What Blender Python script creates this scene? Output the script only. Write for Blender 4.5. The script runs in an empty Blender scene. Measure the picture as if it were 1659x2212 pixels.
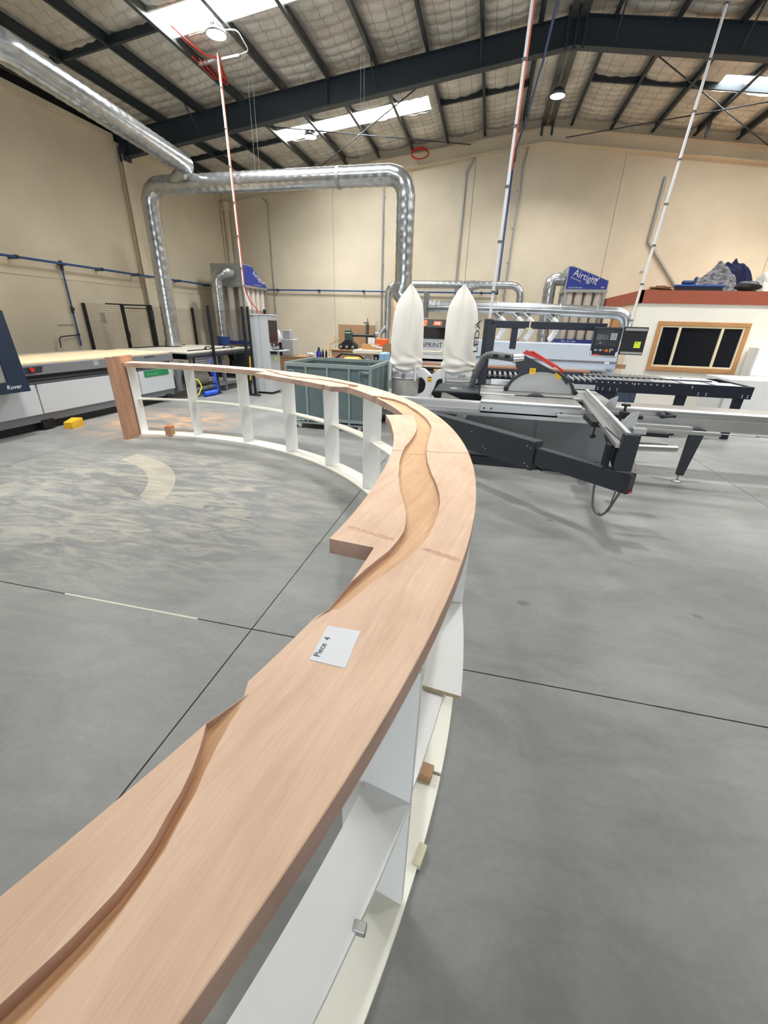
import bpy, bmesh, math, random
from mathutils import Vector, Matrix
random.seed(7)
D = bpy.data
SC = bpy.context.scene
COL = SC.collection
PI = math.pi
HALL_APEX_X = 0.95

# ------------------------------------------------------------------ camera
cam_data = D.cameras.new('camera')
cam = D.objects.new('camera', cam_data)
COL.objects.link(cam)
SC.camera = cam
yaw, pitch, roll = -0.21625949, 0.42821319, 0.02992423
cy, sy, cp, sp, cr, sr = (math.cos(yaw), math.sin(yaw), math.cos(pitch), math.sin(pitch), math.cos(roll), math.sin(roll))
fwd = Vector((sy*cp, cy*cp, -sp))
rt0 = Vector((cy, -sy, 0))
up0 = rt0.cross(fwd)
rt = rt0*cr + up0*sr
up = up0*cr - rt0*sr
cam.matrix_world = Matrix(((rt.x, up.x, -fwd.x, 0), (rt.y, up.y, -fwd.y, 0), (rt.z, up.z, -fwd.z, 1.70), (0, 0, 0, 1)))
cam_data.sensor_fit = 'VERTICAL'
cam_data.sensor_height = 36.0
cam_data.lens = 36.0*892.33/2212.0
cam_data.clip_start = 0.02
cam_data.clip_end = 200

# ------------------------------------------------------------------ world and exposure
w = D.worlds.new('daylight')
SC.world = w
w.use_nodes = True
wn = w.node_tree.nodes
wn.clear()
wo = wn.new('ShaderNodeOutputWorld')
wb = wn.new('ShaderNodeBackground')
wb.inputs[0].default_value = (0.88, 0.94, 1.0, 1)
wb.inputs[1].default_value = 2.2
w.node_tree.links.new(wb.outputs[0], wo.inputs[0])
SC.view_settings.view_transform = 'Standard'
SC.view_settings.look = 'None'
SC.view_settings.exposure = 1.05
SC.view_settings.gamma = 1.0
SC.view_settings.use_curve_mapping = False
SKYLIGHT = 15.5
LAMP_W = 42.0
try:
    SC.cycles.max_bounces = 8
    SC.cycles.diffuse_bounces = 5
    SC.cycles.glossy_bounces = 4
    SC.cycles.sample_clamp_indirect = 6.0
    SC.cycles.use_denoising = True
except Exception:
    pass
# daylight through the open roller door behind: a portal guides the sky sampling
pl = D.lights.new('door_daylight', 'AREA')
pl.shape = 'RECTANGLE'
pl.size = 9.0
pl.size_y = 4.6
pl.cycles.is_portal = True
po = D.objects.new('door_daylight', pl)
COL.objects.link(po)
po.location = (0.5, -9.4, 2.3)
po.rotation_euler = (PI/2, 0, 0)

# ------------------------------------------------------------------ helpers
def lin(c):
    return tuple((x/12.92 if x <= 0.04045 else ((x+0.055)/1.055)**2.4) for x in (v/255.0 for v in c))

def nt(m):
    t = m.node_tree
    return t.nodes, t.links, t.nodes['Principled BSDF']

MATS = {}
def mat(name, col, rough=0.5, metal=0.0, var=0.0, vscale=3.0, bump=0.0, bscale=40.0, stretch=(1, 1, 1), spec=None, coat=0.0, emit=None):
    if name in MATS:
        return MATS[name]
    m = D.materials.new(name)
    m.use_nodes = True
    n, l, b = nt(m)
    c = lin(col)
    b.inputs['Base Color'].default_value = (*c, 1)
    b.inputs['Roughness'].default_value = rough
    b.inputs['Metallic'].default_value = metal
    if spec is not None:
        b.inputs['Specular IOR Level'].default_value = spec
    if coat:
        b.inputs['Coat Weight'].default_value = coat
    if emit:
        b.inputs['Emission Color'].default_value = (*lin(emit[0]), 1)
        b.inputs['Emission Strength'].default_value = emit[1]
    if var or bump:
        tc = n.new('ShaderNodeTexCoord')
        mp = n.new('ShaderNodeMapping')
        mp.inputs['Scale'].default_value = stretch
        l.new(tc.outputs['Object'], mp.inputs['Vector'])
    if var:
        nz = n.new('ShaderNodeTexNoise')
        nz.inputs['Scale'].default_value = vscale
        nz.inputs['Detail'].default_value = 6
        nz.inputs['Roughness'].default_value = 0.6
        l.new(mp.outputs[0], nz.inputs['Vector'])
        rp = n.new('ShaderNodeValToRGB')
        rp.color_ramp.elements[0].position = 0.32
        rp.color_ramp.elements[1].position = 0.68
        rp.color_ramp.elements[0].color = (*(max(0, x*(1-var)) for x in c), 1)
        rp.color_ramp.elements[1].color = (*(min(1, x*(1+var)) for x in c), 1)
        l.new(nz.outputs['Fac'], rp.inputs[0])
        l.new(rp.outputs[0], b.inputs['Base Color'])
    if bump:
        nb = n.new('ShaderNodeTexNoise')
        nb.inputs['Scale'].default_value = bscale
        nb.inputs['Detail'].default_value = 4
        l.new(mp.outputs[0], nb.inputs['Vector'])
        bp = n.new('ShaderNodeBump')
        bp.inputs['Strength'].default_value = bump
        bp.inputs['Distance'].default_value = 0.02
        l.new(nb.outputs['Fac'], bp.inputs['Height'])
        l.new(bp.outputs[0], b.inputs['Normal'])
    MATS[name] = m
    return m

class MB:
    """collects shapes in world coordinates and becomes one mesh"""
    def __init__(s):
        s.v = []; s.f = []; s.uv = None; s.sm = []
    def add(s, vs, fs, smooth=False, M=None):
        o = len(s.v)
        for p in vs:
            p = Vector(p)
            if M is not None:
                p = M @ p
            s.v.append(p)
        for f in fs:
            s.f.append([i+o for i in f]); s.sm.append(smooth)
        return s
    def box(s, x0, y0, z0, x1, y1, z1, M=None):
        if x0 > x1: x0, x1 = x1, x0
        if y0 > y1: y0, y1 = y1, y0
        if z0 > z1: z0, z1 = z1, z0
        return s.add([(x0,y0,z0),(x1,y0,z0),(x1,y1,z0),(x0,y1,z0),(x0,y0,z1),(x1,y0,z1),(x1,y1,z1),(x0,y1,z1)],
                     [(3,2,1,0),(4,5,6,7),(0,1,5,4),(1,2,6,5),(2,3,7,6),(3,0,4,7)], M=M)
    def cbox(s, c, sx, sy, sz, M=None):
        return s.box(c[0]-sx/2, c[1]-sy/2, c[2]-sz/2, c[0]+sx/2, c[1]+sy/2, c[2]+sz/2, M)
    def bbox(s, x0, y0, z0, x1, y1, z1, b=0.01, M=None):
        """box with chamfered edges"""
        if x0 > x1: x0, x1 = x1, x0
        if y0 > y1: y0, y1 = y1, y0
        if z0 > z1: z0, z1 = z1, z0
        b = min(b, (x1-x0)*.45, (y1-y0)*.45, (z1-z0)*.45)
        X = (x0, x1); Y = (y0, y1); Z = (z0, z1)
        vs = []; idx = {}
        for i in (0, 1):
            for j in (0, 1):
                for k in (0, 1):
                    a = (1, -1)[i]; c = (1, -1)[j]; d = (1, -1)[k]
                    for q, p in enumerate(((X[i], Y[j]+c*b, Z[k]+d*b), (X[i]+a*b, Y[j], Z[k]+d*b), (X[i]+a*b, Y[j]+c*b, Z[k]))):
                        idx[(i, j, k, q)] = len(vs); vs.append(p)
        fs = []
        for i in (0, 1):
            f = [idx[(i,0,0,0)], idx[(i,1,0,0)], idx[(i,1,1,0)], idx[(i,0,1,0)]]; fs.append(f if i else f[::-1])
            f = [idx[(0,i,0,1)], idx[(1,i,0,1)], idx[(1,i,1,1)], idx[(0,i,1,1)]]; fs.append(f[::-1] if i else f)
            f = [idx[(0,0,i,2)], idx[(1,0,i,2)], idx[(1,1,i,2)], idx[(0,1,i,2)]]; fs.append(f if i else f[::-1])
        for j in (0, 1):
            for k in (0, 1):
                f = [idx[(0,j,k,1)], idx[(1,j,k,1)], idx[(1,j,k,2)], idx[(0,j,k,2)]]; fs.append(f if (j+k) % 2 else f[::-1])
                f = [idx[(j,0,k,0)], idx[(j,1,k,0)], idx[(j,1,k,2)], idx[(j,0,k,2)]]; fs.append(f[::-1] if (j+k) % 2 else f)
                f = [idx[(j,k,0,0)], idx[(j,k,1,0)], idx[(j,k,1,1)], idx[(j,k,0,1)]]; fs.append(f if (j+k) % 2 else f[::-1])
        for i in (0, 1):
            for j in (0, 1):
                for k in (0, 1):
                    f = [idx[(i,j,k,0)], idx[(i,j,k,1)], idx[(i,j,k,2)]]; fs.append(f if (i+j+k) % 2 else f[::-1])
        return s.add(vs, fs, M=M)
    def cyl(s, p0, p1, r0, r1=None, n=16, cap=True, smooth=True, M=None):
        p0 = Vector(p0); p1 = Vector(p1); r1 = r0 if r1 is None else r1
        d = (p1-p0).normalized()
        a = d.orthogonal().normalized(); c = d.cross(a)
        vs = []
        for p, r in ((p0, r0), (p1, r1)):
            for i in range(n):
                t = 2*PI*i/n
                vs.append(p+a*(r*math.cos(t))+c*(r*math.sin(t)))
        s.add(vs, [(i, (i+1) % n, n+(i+1) % n, n+i) for i in range(n)], smooth, M)
        if cap:
            s.add(vs[:n], [tuple(range(n-1, -1, -1))], False, M)
            s.add(vs[n:], [tuple(range(n))], False, M)
        return s
    def tube(s, path, r, n=12, radii=None, cap=True, smooth=True):
        P = [Vector(p) for p in path]
        m = len(P)
        T = []
        for i in range(m):
            t = P[min(i+1, m-1)]-P[max(i-1, 0)]
            T.append(t.normalized() if t.length > 1e-9 else Vector((0, 0, 1)))
        a = T[0].orthogonal().normalized()
        vs = []
        for i in range(m):
            a = (a-T[i]*a.dot(T[i]))
            a = a.normalized() if a.length > 1e-6 else T[i].orthogonal().normalized()
            c = T[i].cross(a)
            rr = radii[i] if radii else r
            for k in range(n):
                t = 2*PI*k/n
                vs.append(P[i]+a*(rr*math.cos(t))+c*(rr*math.sin(t)))
        fs = [(i*n+k, i*n+(k+1) % n, (i+1)*n+(k+1) % n, (i+1)*n+k) for i in range(m-1) for k in range(n)]
        s.add(vs, fs, smooth)
        if cap:
            s.add(vs[:n], [tuple(range(n-1, -1, -1))])
            s.add(vs[-n:], [tuple(range(n))])
        return s
    def duct(s, pts, r, pitch=0.14, b=0.008, n=18, fil=0.35, cap=True):
        """spiral seam duct / ribbed hose along a filleted polyline"""
        P = resample(fillet(pts, fil, 8) if fil else [Vector(p) for p in pts], pitch/4)
        rad = [r+(b if i % 4 == 2 else 0) for i in range(len(P))]
        return s.tube(P, r, n, rad, cap)
    def prism(s, poly, f, w0, w1, smooth=False):
        """polygon (u,v) extruded from w0 to w1, mapped by f(u,v,w)"""
        n = len(poly)
        vs = [f(u, v, w0) for u, v in poly]+[f(u, v, w1) for u, v in poly]
        s.add(vs, [(i, (i+1) % n, n+(i+1) % n, n+i) for i in range(n)], smooth)
        s.add(vs[:n], [tuple(range(n-1, -1, -1))])
        s.add(vs[n:], [tuple(range(n))])
        return s
    def lathe(s, prof, c, n=24, smooth=True, axis='z', fx=None):
        """prof: (r, h) list"""
        vs = []
        for j, (r, h) in enumerate(prof):
            for i in range(n):
                t = 2*PI*i/n
                q = fx(t, j) if fx else 1.0
                x, y = r*q*math.cos(t), r*q*math.sin(t)
                p = {'z': (x, y, h), 'y': (x, h, y), 'x': (h, x, y)}[axis]
                vs.append((c[0]+p[0], c[1]+p[1], c[2]+p[2]))
        m = len(prof)
        s.add(vs, [(j*n+i, j*n+(i+1) % n, (j+1)*n+(i+1) % n, (j+1)*n+i) for j in range(m-1) for i in range(n)], smooth)
        return s
    def sphere(s, c, r, sx=1, sy=1, sz=1, n=14, m=9, fx=None):
        prof = [(math.sin(PI*j/m), -math.cos(PI*j/m)) for j in range(m+1)]
        vs = []
        for j, (q, h) in enumerate(prof):
            for i in range(n):
                t = 2*PI*i/n
                k = fx(t, j/m) if fx else 1.0
                vs.append((c[0]+r*sx*q*math.cos(t)*k, c[1]+r*sy*q*math.sin(t)*k, c[2]+r*sz*h*k))
        return s.add(vs, [(j*n+i, j*n+(i+1) % n, (j+1)*n+(i+1) % n, (j+1)*n+i) for j in range(m) for i in range(n)], True)
    def grid(s, nu, nv, f, smooth=True):
        vs = [f(i/nu, j/nv) for j in range(nv+1) for i in range(nu+1)]
        return s.add(vs, [(j*(nu+1)+i, j*(nu+1)+i+1, (j+1)*(nu+1)+i+1, (j+1)*(nu+1)+i) for j in range(nv) for i in range(nu)], smooth)

def fillet(pts, rad, seg=6):
    P = [Vector(p) for p in pts]
    out = [P[0]]
    for i in range(1, len(P)-1):
        a, b, c = P[i-1], P[i], P[i+1]
        u = (a-b); v = (c-b)
        lu, lv = u.length, v.length
        u.normalize(); v.normalize()
        ang = u.angle(v)
        if ang > PI-0.02:
            out.append(b); continue
        d = min(rad/math.tan(ang/2), lu*0.49, lv*0.49)
        p0 = b+u*d; p1 = b+v*d
        for k in range(seg+1):
            t = k/seg
            out.append(p0*(1-t)**2+b*(2*t*(1-t))+p1*t*t)
    out.append(P[-1])
    return out

def resample(P, ds):
    L = [0.0]
    for i in range(1, len(P)):
        L.append(L[-1]+(P[i]-P[i-1]).length)
    n = max(2, int(L[-1]/ds))
    out = []; j = 0
    for k in range(n+1):
        t = L[-1]*k/n
        while j < len(L)-2 and L[j+1] < t:
            j += 1
        q = (t-L[j])/max(1e-9, L[j+1]-L[j])
        out.append(P[j].lerp(P[j+1], min(1, max(0, q))))
    return out

WL = {}
def obj(name, mb, m, parent=None, uv=None, kind=None, bevel=0.0):
    off = WL.get(parent.name, Vector((0, 0, 0))) if parent else Vector((0, 0, 0))
    me = D.meshes.new(name)
    me.from_pydata([tuple(p-off) for p in mb.v], [], mb.f)
    me.polygons.foreach_set('use_smooth', mb.sm)
    if len(mb.f) < 6000:
        bm = bmesh.new(); bm.from_mesh(me)
        bmesh.ops.recalc_face_normals(bm, faces=bm.faces)
        bm.to_mesh(me); bm.free()
    if uv:
        lay = me.uv_layers.new(name='UVMap')
        for lp in me.loops:
            lay.data[lp.index].uv = uv(mb.v[lp.vertex_index])
    me.materials.append(m)
    me.update()
    o = D.objects.new(name, me)
    COL.objects.link(o)
    if parent:
        o.parent = parent
    WL[o.name] = off
    if kind:
        o['kind'] = kind
    if bevel:
        bv = o.modifiers.new('edge', 'BEVEL')
        bv.width = bevel; bv.segments = 2; bv.limit_method = 'ANGLE'
    return o

def thing(name, label, cat, loc, group=None):
    o = D.objects.new(name, None)
    COL.objects.link(o)
    o.location = loc
    o.empty_display_size = 0.1
    o['label'] = label; o['category'] = cat
    if group:
        o['group'] = group
    WL[o.name] = Vector(loc)
    return o

def tag(o, label, cat, group=None):
    o['label'] = label; o['category'] = cat
    if group:
        o['group'] = group
    return o

def text(name, s, size, o, xd, yd, m, parent, depth=0.002, align='LEFT', shear=0.0, sx=1.0):
    cu = D.curves.new(name, 'FONT')
    cu.body = s; cu.size = size; cu.extrude = depth/2; cu.align_x = align; cu.shear = shear
    cu.resolution_u = 3
    t = D.objects.new(name, cu)
    COL.objects.link(t)
    bpy.context.view_layer.update()
    me = D.meshes.new_from_object(t)
    D.objects.remove(t)
    xd = Vector(xd).normalized(); yd = Vector(yd).normalized(); zd = xd.cross(yd)
    o = Vector(o)
    mb = MB()
    mb.add([o+xd*(v.co.x*sx)+yd*v.co.y+zd*v.co.z for v in me.vertices], [tuple(p.vertices) for p in me.polygons])
    D.meshes.remove(me)
    return obj(name, mb, m, parent)

def clone(o, dx, dy, dz, parent=None, label=None):
    """a copy of one child mesh, sharing its mesh data, moved by an offset"""
    c = o.copy()
    COL.objects.link(c)
    c.parent = parent or o.parent
    c.location = Vector(o.location)+Vector((dx, dy, dz))
    WL[c.name] = WL[o.name]
    return c

# ------------------------------------------------------------------ materials
def ramp(n, stops):
    r = n.new('ShaderNodeValToRGB')
    e = r.color_ramp.elements
    while len(e) < len(stops):
        e.new(0.5)
    for k, (p, c) in enumerate(stops):
        e[k].position = p
        e[k].color = (*c, 1) if len(c) == 3 else c
    return r

def math_node(n, l, op, a, b=None, c=None):
    m = n.new('ShaderNodeMath'); m.operation = op
    for k, x in enumerate((a, b, c)):
        if x is None:
            continue
        if isinstance(x, (int, float)):
            m.inputs[k].default_value = x
        else:
            l.new(x, m.inputs[k])
    return m.outputs[0]

def mix_col(n, l, fac, a, b, mode='MIX'):
    m = n.new('ShaderNodeMix'); m.data_type = 'RGBA'; m.blend_type = mode
    for sock, x in ((m.inputs[0], fac), (m.inputs[6], a), (m.inputs[7], b)):
        if isinstance(x, (int, float)):
            sock.default_value = x
        elif isinstance(x, tuple):
            sock.default_value = (*x, 1) if len(x) == 3 else x
        else:
            l.new(x, sock)
    return m.outputs[2]

def noise(n, l, vec, scale, detail=5, rough=0.55, dist=0.0):
    z = n.new('ShaderNodeTexNoise')
    z.inputs['Scale'].default_value = scale
    z.inputs['Detail'].default_value = detail
    z.inputs['Roughness'].default_value = rough
    z.inputs['Distortion'].default_value = dist
    l.new(vec, z.inputs['Vector'])
    return z.outputs['Fac']

def mapping(n, l, vec, scale=(1, 1, 1), rot=(0, 0, 0), loc=(0, 0, 0)):
    m = n.new('ShaderNodeMapping')
    m.inputs['Scale'].default_value = scale
    m.inputs['Rotation'].default_value = rot
    m.inputs['Location'].default_value = loc
    l.new(vec, m.inputs['Vector'])
    return m.outputs[0]

def timber(name, light, mid, dark, dark_sides=False):
    """planed hardwood; the grain runs along U of the UV map"""
    m = D.materials.new(name); m.use_nodes = True
    n, l, b = nt(m)
    uv = n.new('ShaderNodeTexCoord').outputs['UV']
    warp = noise(n, l, mapping(n, l, uv, (1.1, 3.0, 1)), 2.2, 3, 0.5)
    sep = n.new('ShaderNodeSeparateXYZ'); l.new(uv, sep.inputs[0])
    vv = math_node(n, l, 'MULTIPLY_ADD', warp, 0.10, sep.outputs[1])
    cmb = n.new('ShaderNodeCombineXYZ')
    l.new(math_node(n, l, 'MULTIPLY', sep.outputs[0], 0.9), cmb.inputs[0]); l.new(math_node(n, l, 'MULTIPLY', vv, 26.0), cmb.inputs[1])
    g1 = noise(n, l, cmb.outputs[0], 1.6, 5, 0.6, 0.4)
    fine = noise(n, l, mapping(n, l, uv, (9, 260, 1)), 1.0, 3, 0.6)
    cloud = noise(n, l, mapping(n, l, uv, (3, 6, 1)), 1.3, 3, 0.5)
    r1 = ramp(n, [(0.30, lin(mid)), (0.62, lin(light))]); l.new(g1, r1.inputs[0])
    c = mix_col(n, l, math_node(n, l, 'MULTIPLY', math_node(n, l, 'SUBTRACT', fine, 0.42), 1.1), r1.outputs[0], lin(dark))
    r2 = ramp(n, [(0.35, (0.90, 0.87, 0.84)), (0.65, (1.04, 1.03, 1.02))]); l.new(cloud, r2.inputs[0])
    c = mix_col(n, l, 1.0, c, r2.outputs[0], 'MULTIPLY')
    if dark_sides:
        # darker, greyer tone mixed into the upright faces of the timber
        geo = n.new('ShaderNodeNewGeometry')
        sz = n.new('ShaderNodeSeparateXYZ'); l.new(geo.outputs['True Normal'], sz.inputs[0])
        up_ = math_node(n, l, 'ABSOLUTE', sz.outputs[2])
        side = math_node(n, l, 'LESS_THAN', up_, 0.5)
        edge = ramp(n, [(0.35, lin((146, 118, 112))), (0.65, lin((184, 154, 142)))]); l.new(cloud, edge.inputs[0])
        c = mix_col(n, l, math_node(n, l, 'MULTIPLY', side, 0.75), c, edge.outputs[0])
    l.new(c, b.inputs['Base Color'])
    b.inputs['Roughness'].default_value = 0.55
    b.inputs['Specular IOR Level'].default_value = 0.35
    bp = n.new('ShaderNodeBump'); bp.inputs['Strength'].default_value = 0.12; bp.inputs['Distance'].default_value = 0.002
    l.new(fine, bp.inputs['Height']); l.new(bp.outputs[0], b.inputs['Normal'])
    return m

M_TOP = timber('planed_hardwood', (250, 218, 190), (240, 203, 173), (218, 178, 148), True)
M_RIVER = timber('carved_hardwood', (238, 198, 156), (226, 180, 136), (200, 152, 112), True)
M_POST = timber('brown_hardwood', (204, 162, 134), (184, 142, 116), (150, 112, 90), False)

def concrete():
    m = D.materials.new('polished_concrete'); m.use_nodes = True
    n, l, b = nt(m)
    o = n.new('ShaderNodeNewGeometry').outputs['Position']
    big = noise(n, l, o, 0.55, 4, 0.55, 0.3)
    mid = noise(n, l, mapping(n, l, o, (1.0, 2.2, 1), (0, 0, 0.35)), 2.2, 7, 0.62, 0.8)
    fine = noise(n, l, o, 30, 6, 0.7)
    r1 = ramp(n, [(0.30, lin((112, 113, 112))), (0.72, lin((154, 155, 152)))]); l.new(big, r1.inputs[0])
    r2 = ramp(n, [(0.28, (0.80, 0.80, 0.81)), (0.72, (1.12, 1.12, 1.09))]); l.new(mid, r2.inputs[0])
    c = mix_col(n, l, 1.0, r1.outputs[0], r2.outputs[0], 'MULTIPLY')
    r3 = ramp(n, [(0.3, (0.93, 0.93, 0.93)), (0.7, (1.05, 1.05, 1.05))]); l.new(fine, r3.inputs[0])
    c = mix_col(n, l, 1.0, c, r3.outputs[0], 'MULTIPLY')
    def blob(x, y, rx, ry, lo, hi):
        p = mapping(n, l, o, (1/rx, 1/ry, 0), (0, 0, 0), (-x/rx, -y/ry, 0))
        ln = n.new('ShaderNodeVectorMath'); ln.operation = 'LENGTH'; l.new(p, ln.inputs[0])
        mr = n.new('ShaderNodeMapRange'); mr.inputs[1].default_value = lo; mr.inputs[2].default_value = hi
        mr.inputs[3].default_value = 1; mr.inputs[4].default_value = 0
        l.new(ln.outputs['Value'], mr.inputs[0]); return mr.outputs[0]
    # swept sanding dust inside the curve of the counter
    sw = noise(n, l, mapping(n, l, o, (0.9, 3.4, 1), (0, 0, -0.5)), 2.4, 8, 0.66, 1.2)
    rs = ramp(n, [(0.46, (0, 0, 0)), (0.66, (1, 1, 1))]); l.new(sw, rs.inputs[0])
    f = math_node(n, l, 'MULTIPLY', math_node(n, l, 'MULTIPLY', rs.outputs[0], blob(-3.6, 3.3, 2.6, 1.9, 0.5, 1.1)), 0.55)
    c = mix_col(n, l, f, c, lin((196, 188, 168)))
    rs2 = ramp(n, [(0.36, (1, 1, 1)), (0.50, (0, 0, 0))]); l.new(sw, rs2.inputs[0])
    f = math_node(n, l, 'MULTIPLY', math_node(n, l, 'MULTIPLY', rs2.outputs[0], blob(-3.6, 3.3, 2.6, 1.9, 0.5, 1.1)), 0.35)
    c = mix_col(n, l, f, c, lin((104, 106, 110)))
    # sawdust spilt around the router and under the far bays
    sd = noise(n, l, mapping(n, l, o, (1, 2, 1)), 1.7, 8, 0.7, 0.6)
    rd = ramp(n, [(0.42, (0, 0, 0)), (0.62, (1, 1, 1))]); l.new(sd, rd.inputs[0])
    f = math_node(n, l, 'MULTIPLY', math_node(n, l, 'MULTIPLY', rd.outputs[0], blob(-5.4, 6.3, 1.5, 1.3, 0.45, 1.1)), 0.75)
    c = mix_col(n, l, f, c, lin((206, 164, 126)))
    # pale curved print where a counter segment lay on the floor
    p = mapping(n, l, o, (1, 1, 0), (0, 0, 0), (4.75, -2.75, 0))
    ln = n.new('ShaderNodeVectorMath'); ln.operation = 'LENGTH'; l.new(p, ln.inputs[0])
    r = ln.outputs['Value']
    band = math_node(n, l, 'MULTIPLY', math_node(n, l, 'GREATER_THAN', r, 1.52), math_node(n, l, 'LESS_THAN', r, 1.80))
    sx = n.new('ShaderNodeSeparateXYZ'); l.new(p, sx.inputs[0])
    band = math_node(n, l, 'MULTIPLY', band, math_node(n, l, 'GREATER_THAN', sx.outputs[0], 0.30))
    band = math_node(n, l, 'MULTIPLY', band, math_node(n, l, 'GREATER_THAN', sx.outputs[1], 0.55))
    band = math_node(n, l, 'MULTIPLY', band, math_node(n, l, 'MULTIPLY_ADD', mid, 0.6, 0.25))
    c = mix_col(n, l, band, c, lin((186, 178, 158)))
    # scuffs and drips
    vo = n.new('ShaderNodeTexVoronoi'); vo.inputs['Scale'].default_value = 1.7
    l.new(mapping(n, l, o, (1, 1.4, 1)), vo.inputs['Vector'])
    sc = noise(n, l, o, 9, 3)
    d = math_node(n, l, 'SUBTRACT', vo.outputs['Distance'], math_node(n, l, 'MULTIPLY', sc, 0.10))
    rsp = ramp(n, [(0.0, (1, 1, 1)), (0.035, (0, 0, 0))]); l.new(d, rsp.inputs[0])
    c = mix_col(n, l, math_node(n, l, 'MULTIPLY', rsp.outputs[0], 0.5), c, lin((74, 74, 76)))
    l.new(c, b.inputs['Base Color'])
    rr = n.new('ShaderNodeMapRange'); rr.inputs[3].default_value = 0.36; rr.inputs[4].default_value = 0.62
    l.new(mid, rr.inputs[0]); l.new(rr.outputs[0], b.inputs['Roughness'])
    b.inputs['Specular IOR Level'].default_value = 0.4
    return m
M_FLOOR = concrete()

def foil():
    m = D.materials.new('foil_insulation'); m.use_nodes = True
    n, l, b = nt(m)
    o = n.new('ShaderNodeNewGeometry').outputs['Position']
    nz = noise(n, l, o, 1.1, 5, 0.6)
    r = ramp(n, [(0.30, lin((184, 180, 170))), (0.70, lin((230, 226, 216)))]); l.new(nz, r.inputs[0])
    # scrim threads of the foil
    sp = n.new('ShaderNodeSeparateXYZ'); l.new(o, sp.inputs[0])
    th = None
    fx = math_node(n, l, 'ABSOLUTE', math_node(n, l, 'SUBTRACT', math_node(n, l, 'FRACT', math_node(n, l, 'MULTIPLY', sp.outputs[0], 3.6)), 0.5))
    line = math_node(n, l, 'GREATER_THAN', fx, 0.455)
    c = mix_col(n, l, math_node(n, l, 'MULTIPLY', line, 0.35), r.outputs[0], lin((92, 88, 80)))
    l.new(c, b.inputs['Base Color'])
    b.inputs['Metallic'].default_value = 0.45
    b.inputs['Roughness'].default_value = 0.45
    bp = n.new('ShaderNodeBump'); bp.inputs['Strength'].default_value = 0.5; bp.inputs['Distance'].default_value = 0.05
    l.new(noise(n, l, mapping(n, l, o, (1, 2, 1)), 7, 5, 0.6), bp.inputs['Height']); l.new(bp.outputs[0], b.inputs['Normal'])
    return m
M_FOIL = foil()

M_WALL = mat('cream_concrete', (218, 206, 182), 0.8, var=0.07, vscale=0.7)
M_WALLG = mat('cream_joint', (150, 140, 120), 0.9)
M_STEEL = mat('blue_grey_steel', (44, 54, 62), 0.55)
M_STEEL2 = mat('galvanised_purlin', (96, 100, 100), 0.45, 0.6)
M_GALV = mat('galvanised_duct', (188, 192, 194), 0.27, 0.9, var=0.16, vscale=5)
M_WHITE = mat('white_laminate', (240, 241, 240), 0.42, var=0.02, vscale=2)
M_PLY = mat('cream_board_edge', (206, 200, 170), 0.7, var=0.06, vscale=30)
M_BOARD = mat('white_melamine_cream', (238, 236, 222), 0.5, var=0.02, vscale=3)
M_PAPER = mat('paper', (244, 246, 250), 0.7)
M_INK = mat('ink', (40, 44, 52), 0.6)
M_ALU = mat('brushed_aluminium', (200, 201, 200), 0.32, 0.85, var=0.05, vscale=8)
M_ALUD = mat('dull_aluminium', (172, 172, 170), 0.45, 0.7)
M_CHAR = mat('charcoal_paint', (42, 48, 54), 0.5)
M_GREY = mat('grey_machine_paint', (118, 120, 124), 0.5)
M_DGREY = mat('dark_grey_paint', (72, 76, 82), 0.5)
M_SAWG = mat('saw_grey_paint', (122, 124, 128), 0.45)
M_EBW = mat('bluish_white_paint', (188, 198, 210), 0.4)
M_HOODG = mat('zinc_hood_sheet', (162, 164, 160), 0.5, 0.2)
M_BLACK = mat('black_paint', (22, 24, 28), 0.5)
M_NAVY = mat('navy_black_paint', (18, 24, 42), 0.45)
M_RUB = mat('black_rubber', (26, 26, 27), 0.75)
M_LGREY = mat('pale_grey_paint', (194, 198, 201), 0.4)
M_WPAINT = mat('white_paint', (232, 234, 235), 0.45)
M_BLUE = mat('signal_blue', (38, 58, 150), 0.45)
M_BPIPE = mat('blue_air_pipe', (44, 82, 138), 0.4)
M_RED = mat('red_plastic', (200, 44, 34), 0.4)
M_ORANGE = mat('orange_plastic', (232, 96, 34), 0.5)
M_YEL = mat('yellow_paint', (226, 176, 34), 0.45)
M_YLAB = mat('yellow_label', (244, 196, 40), 0.5)
M_POSTIT = mat('sticky_note', (226, 244, 60), 0.7)
M_CLOTH = mat('dust_bag_cloth', (234, 230, 222), 0.9, bump=0.25, bscale=60)
M_FBAG = mat('filter_sleeve', (214, 206, 194), 0.95, bump=0.25, bscale=40)
M_PBAG = mat('collector_drum_plastic', (186, 184, 178), 0.25, var=0.1, vscale=6, stretch=(1, 1, .3))
M_HOSE = mat('grey_hose', (96, 98, 98), 0.55)
M_CHOSE = mat('beige_hose', (206, 184, 146), 0.5)
M_CLEAR = mat('clear_hose', (222, 224, 222), 0.25)
M_BIN = mat('bin_zinc_sheet', (102, 118, 120), 0.5, 0.25, var=0.08, vscale=2)
M_BINF = mat('bin_zinc_frame', (146, 160, 158), 0.5, 0.25)
M_SPOIL = mat('router_spoilboard', (232, 206, 168), 0.8, var=0.05, vscale=4)
M_TABLE = mat('stone_grey_table', (190, 186, 172), 0.6, var=0.04)
M_GREEN = mat('green_label', (34, 128, 78), 0.5)
M_MESH = mat('black_wire', (40, 38, 36), 0.5)
M_FASCIA = mat('terracotta_fascia', (160, 82, 58), 0.6, var=0.04)
M_OFFICE = mat('office_plaster', (240, 236, 224), 0.8, var=0.02, vscale=1)
M_OAK = mat('oak_trim', (190, 140, 90), 0.55, var=0.12, vscale=8, stretch=(1, 8, 8))
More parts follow.
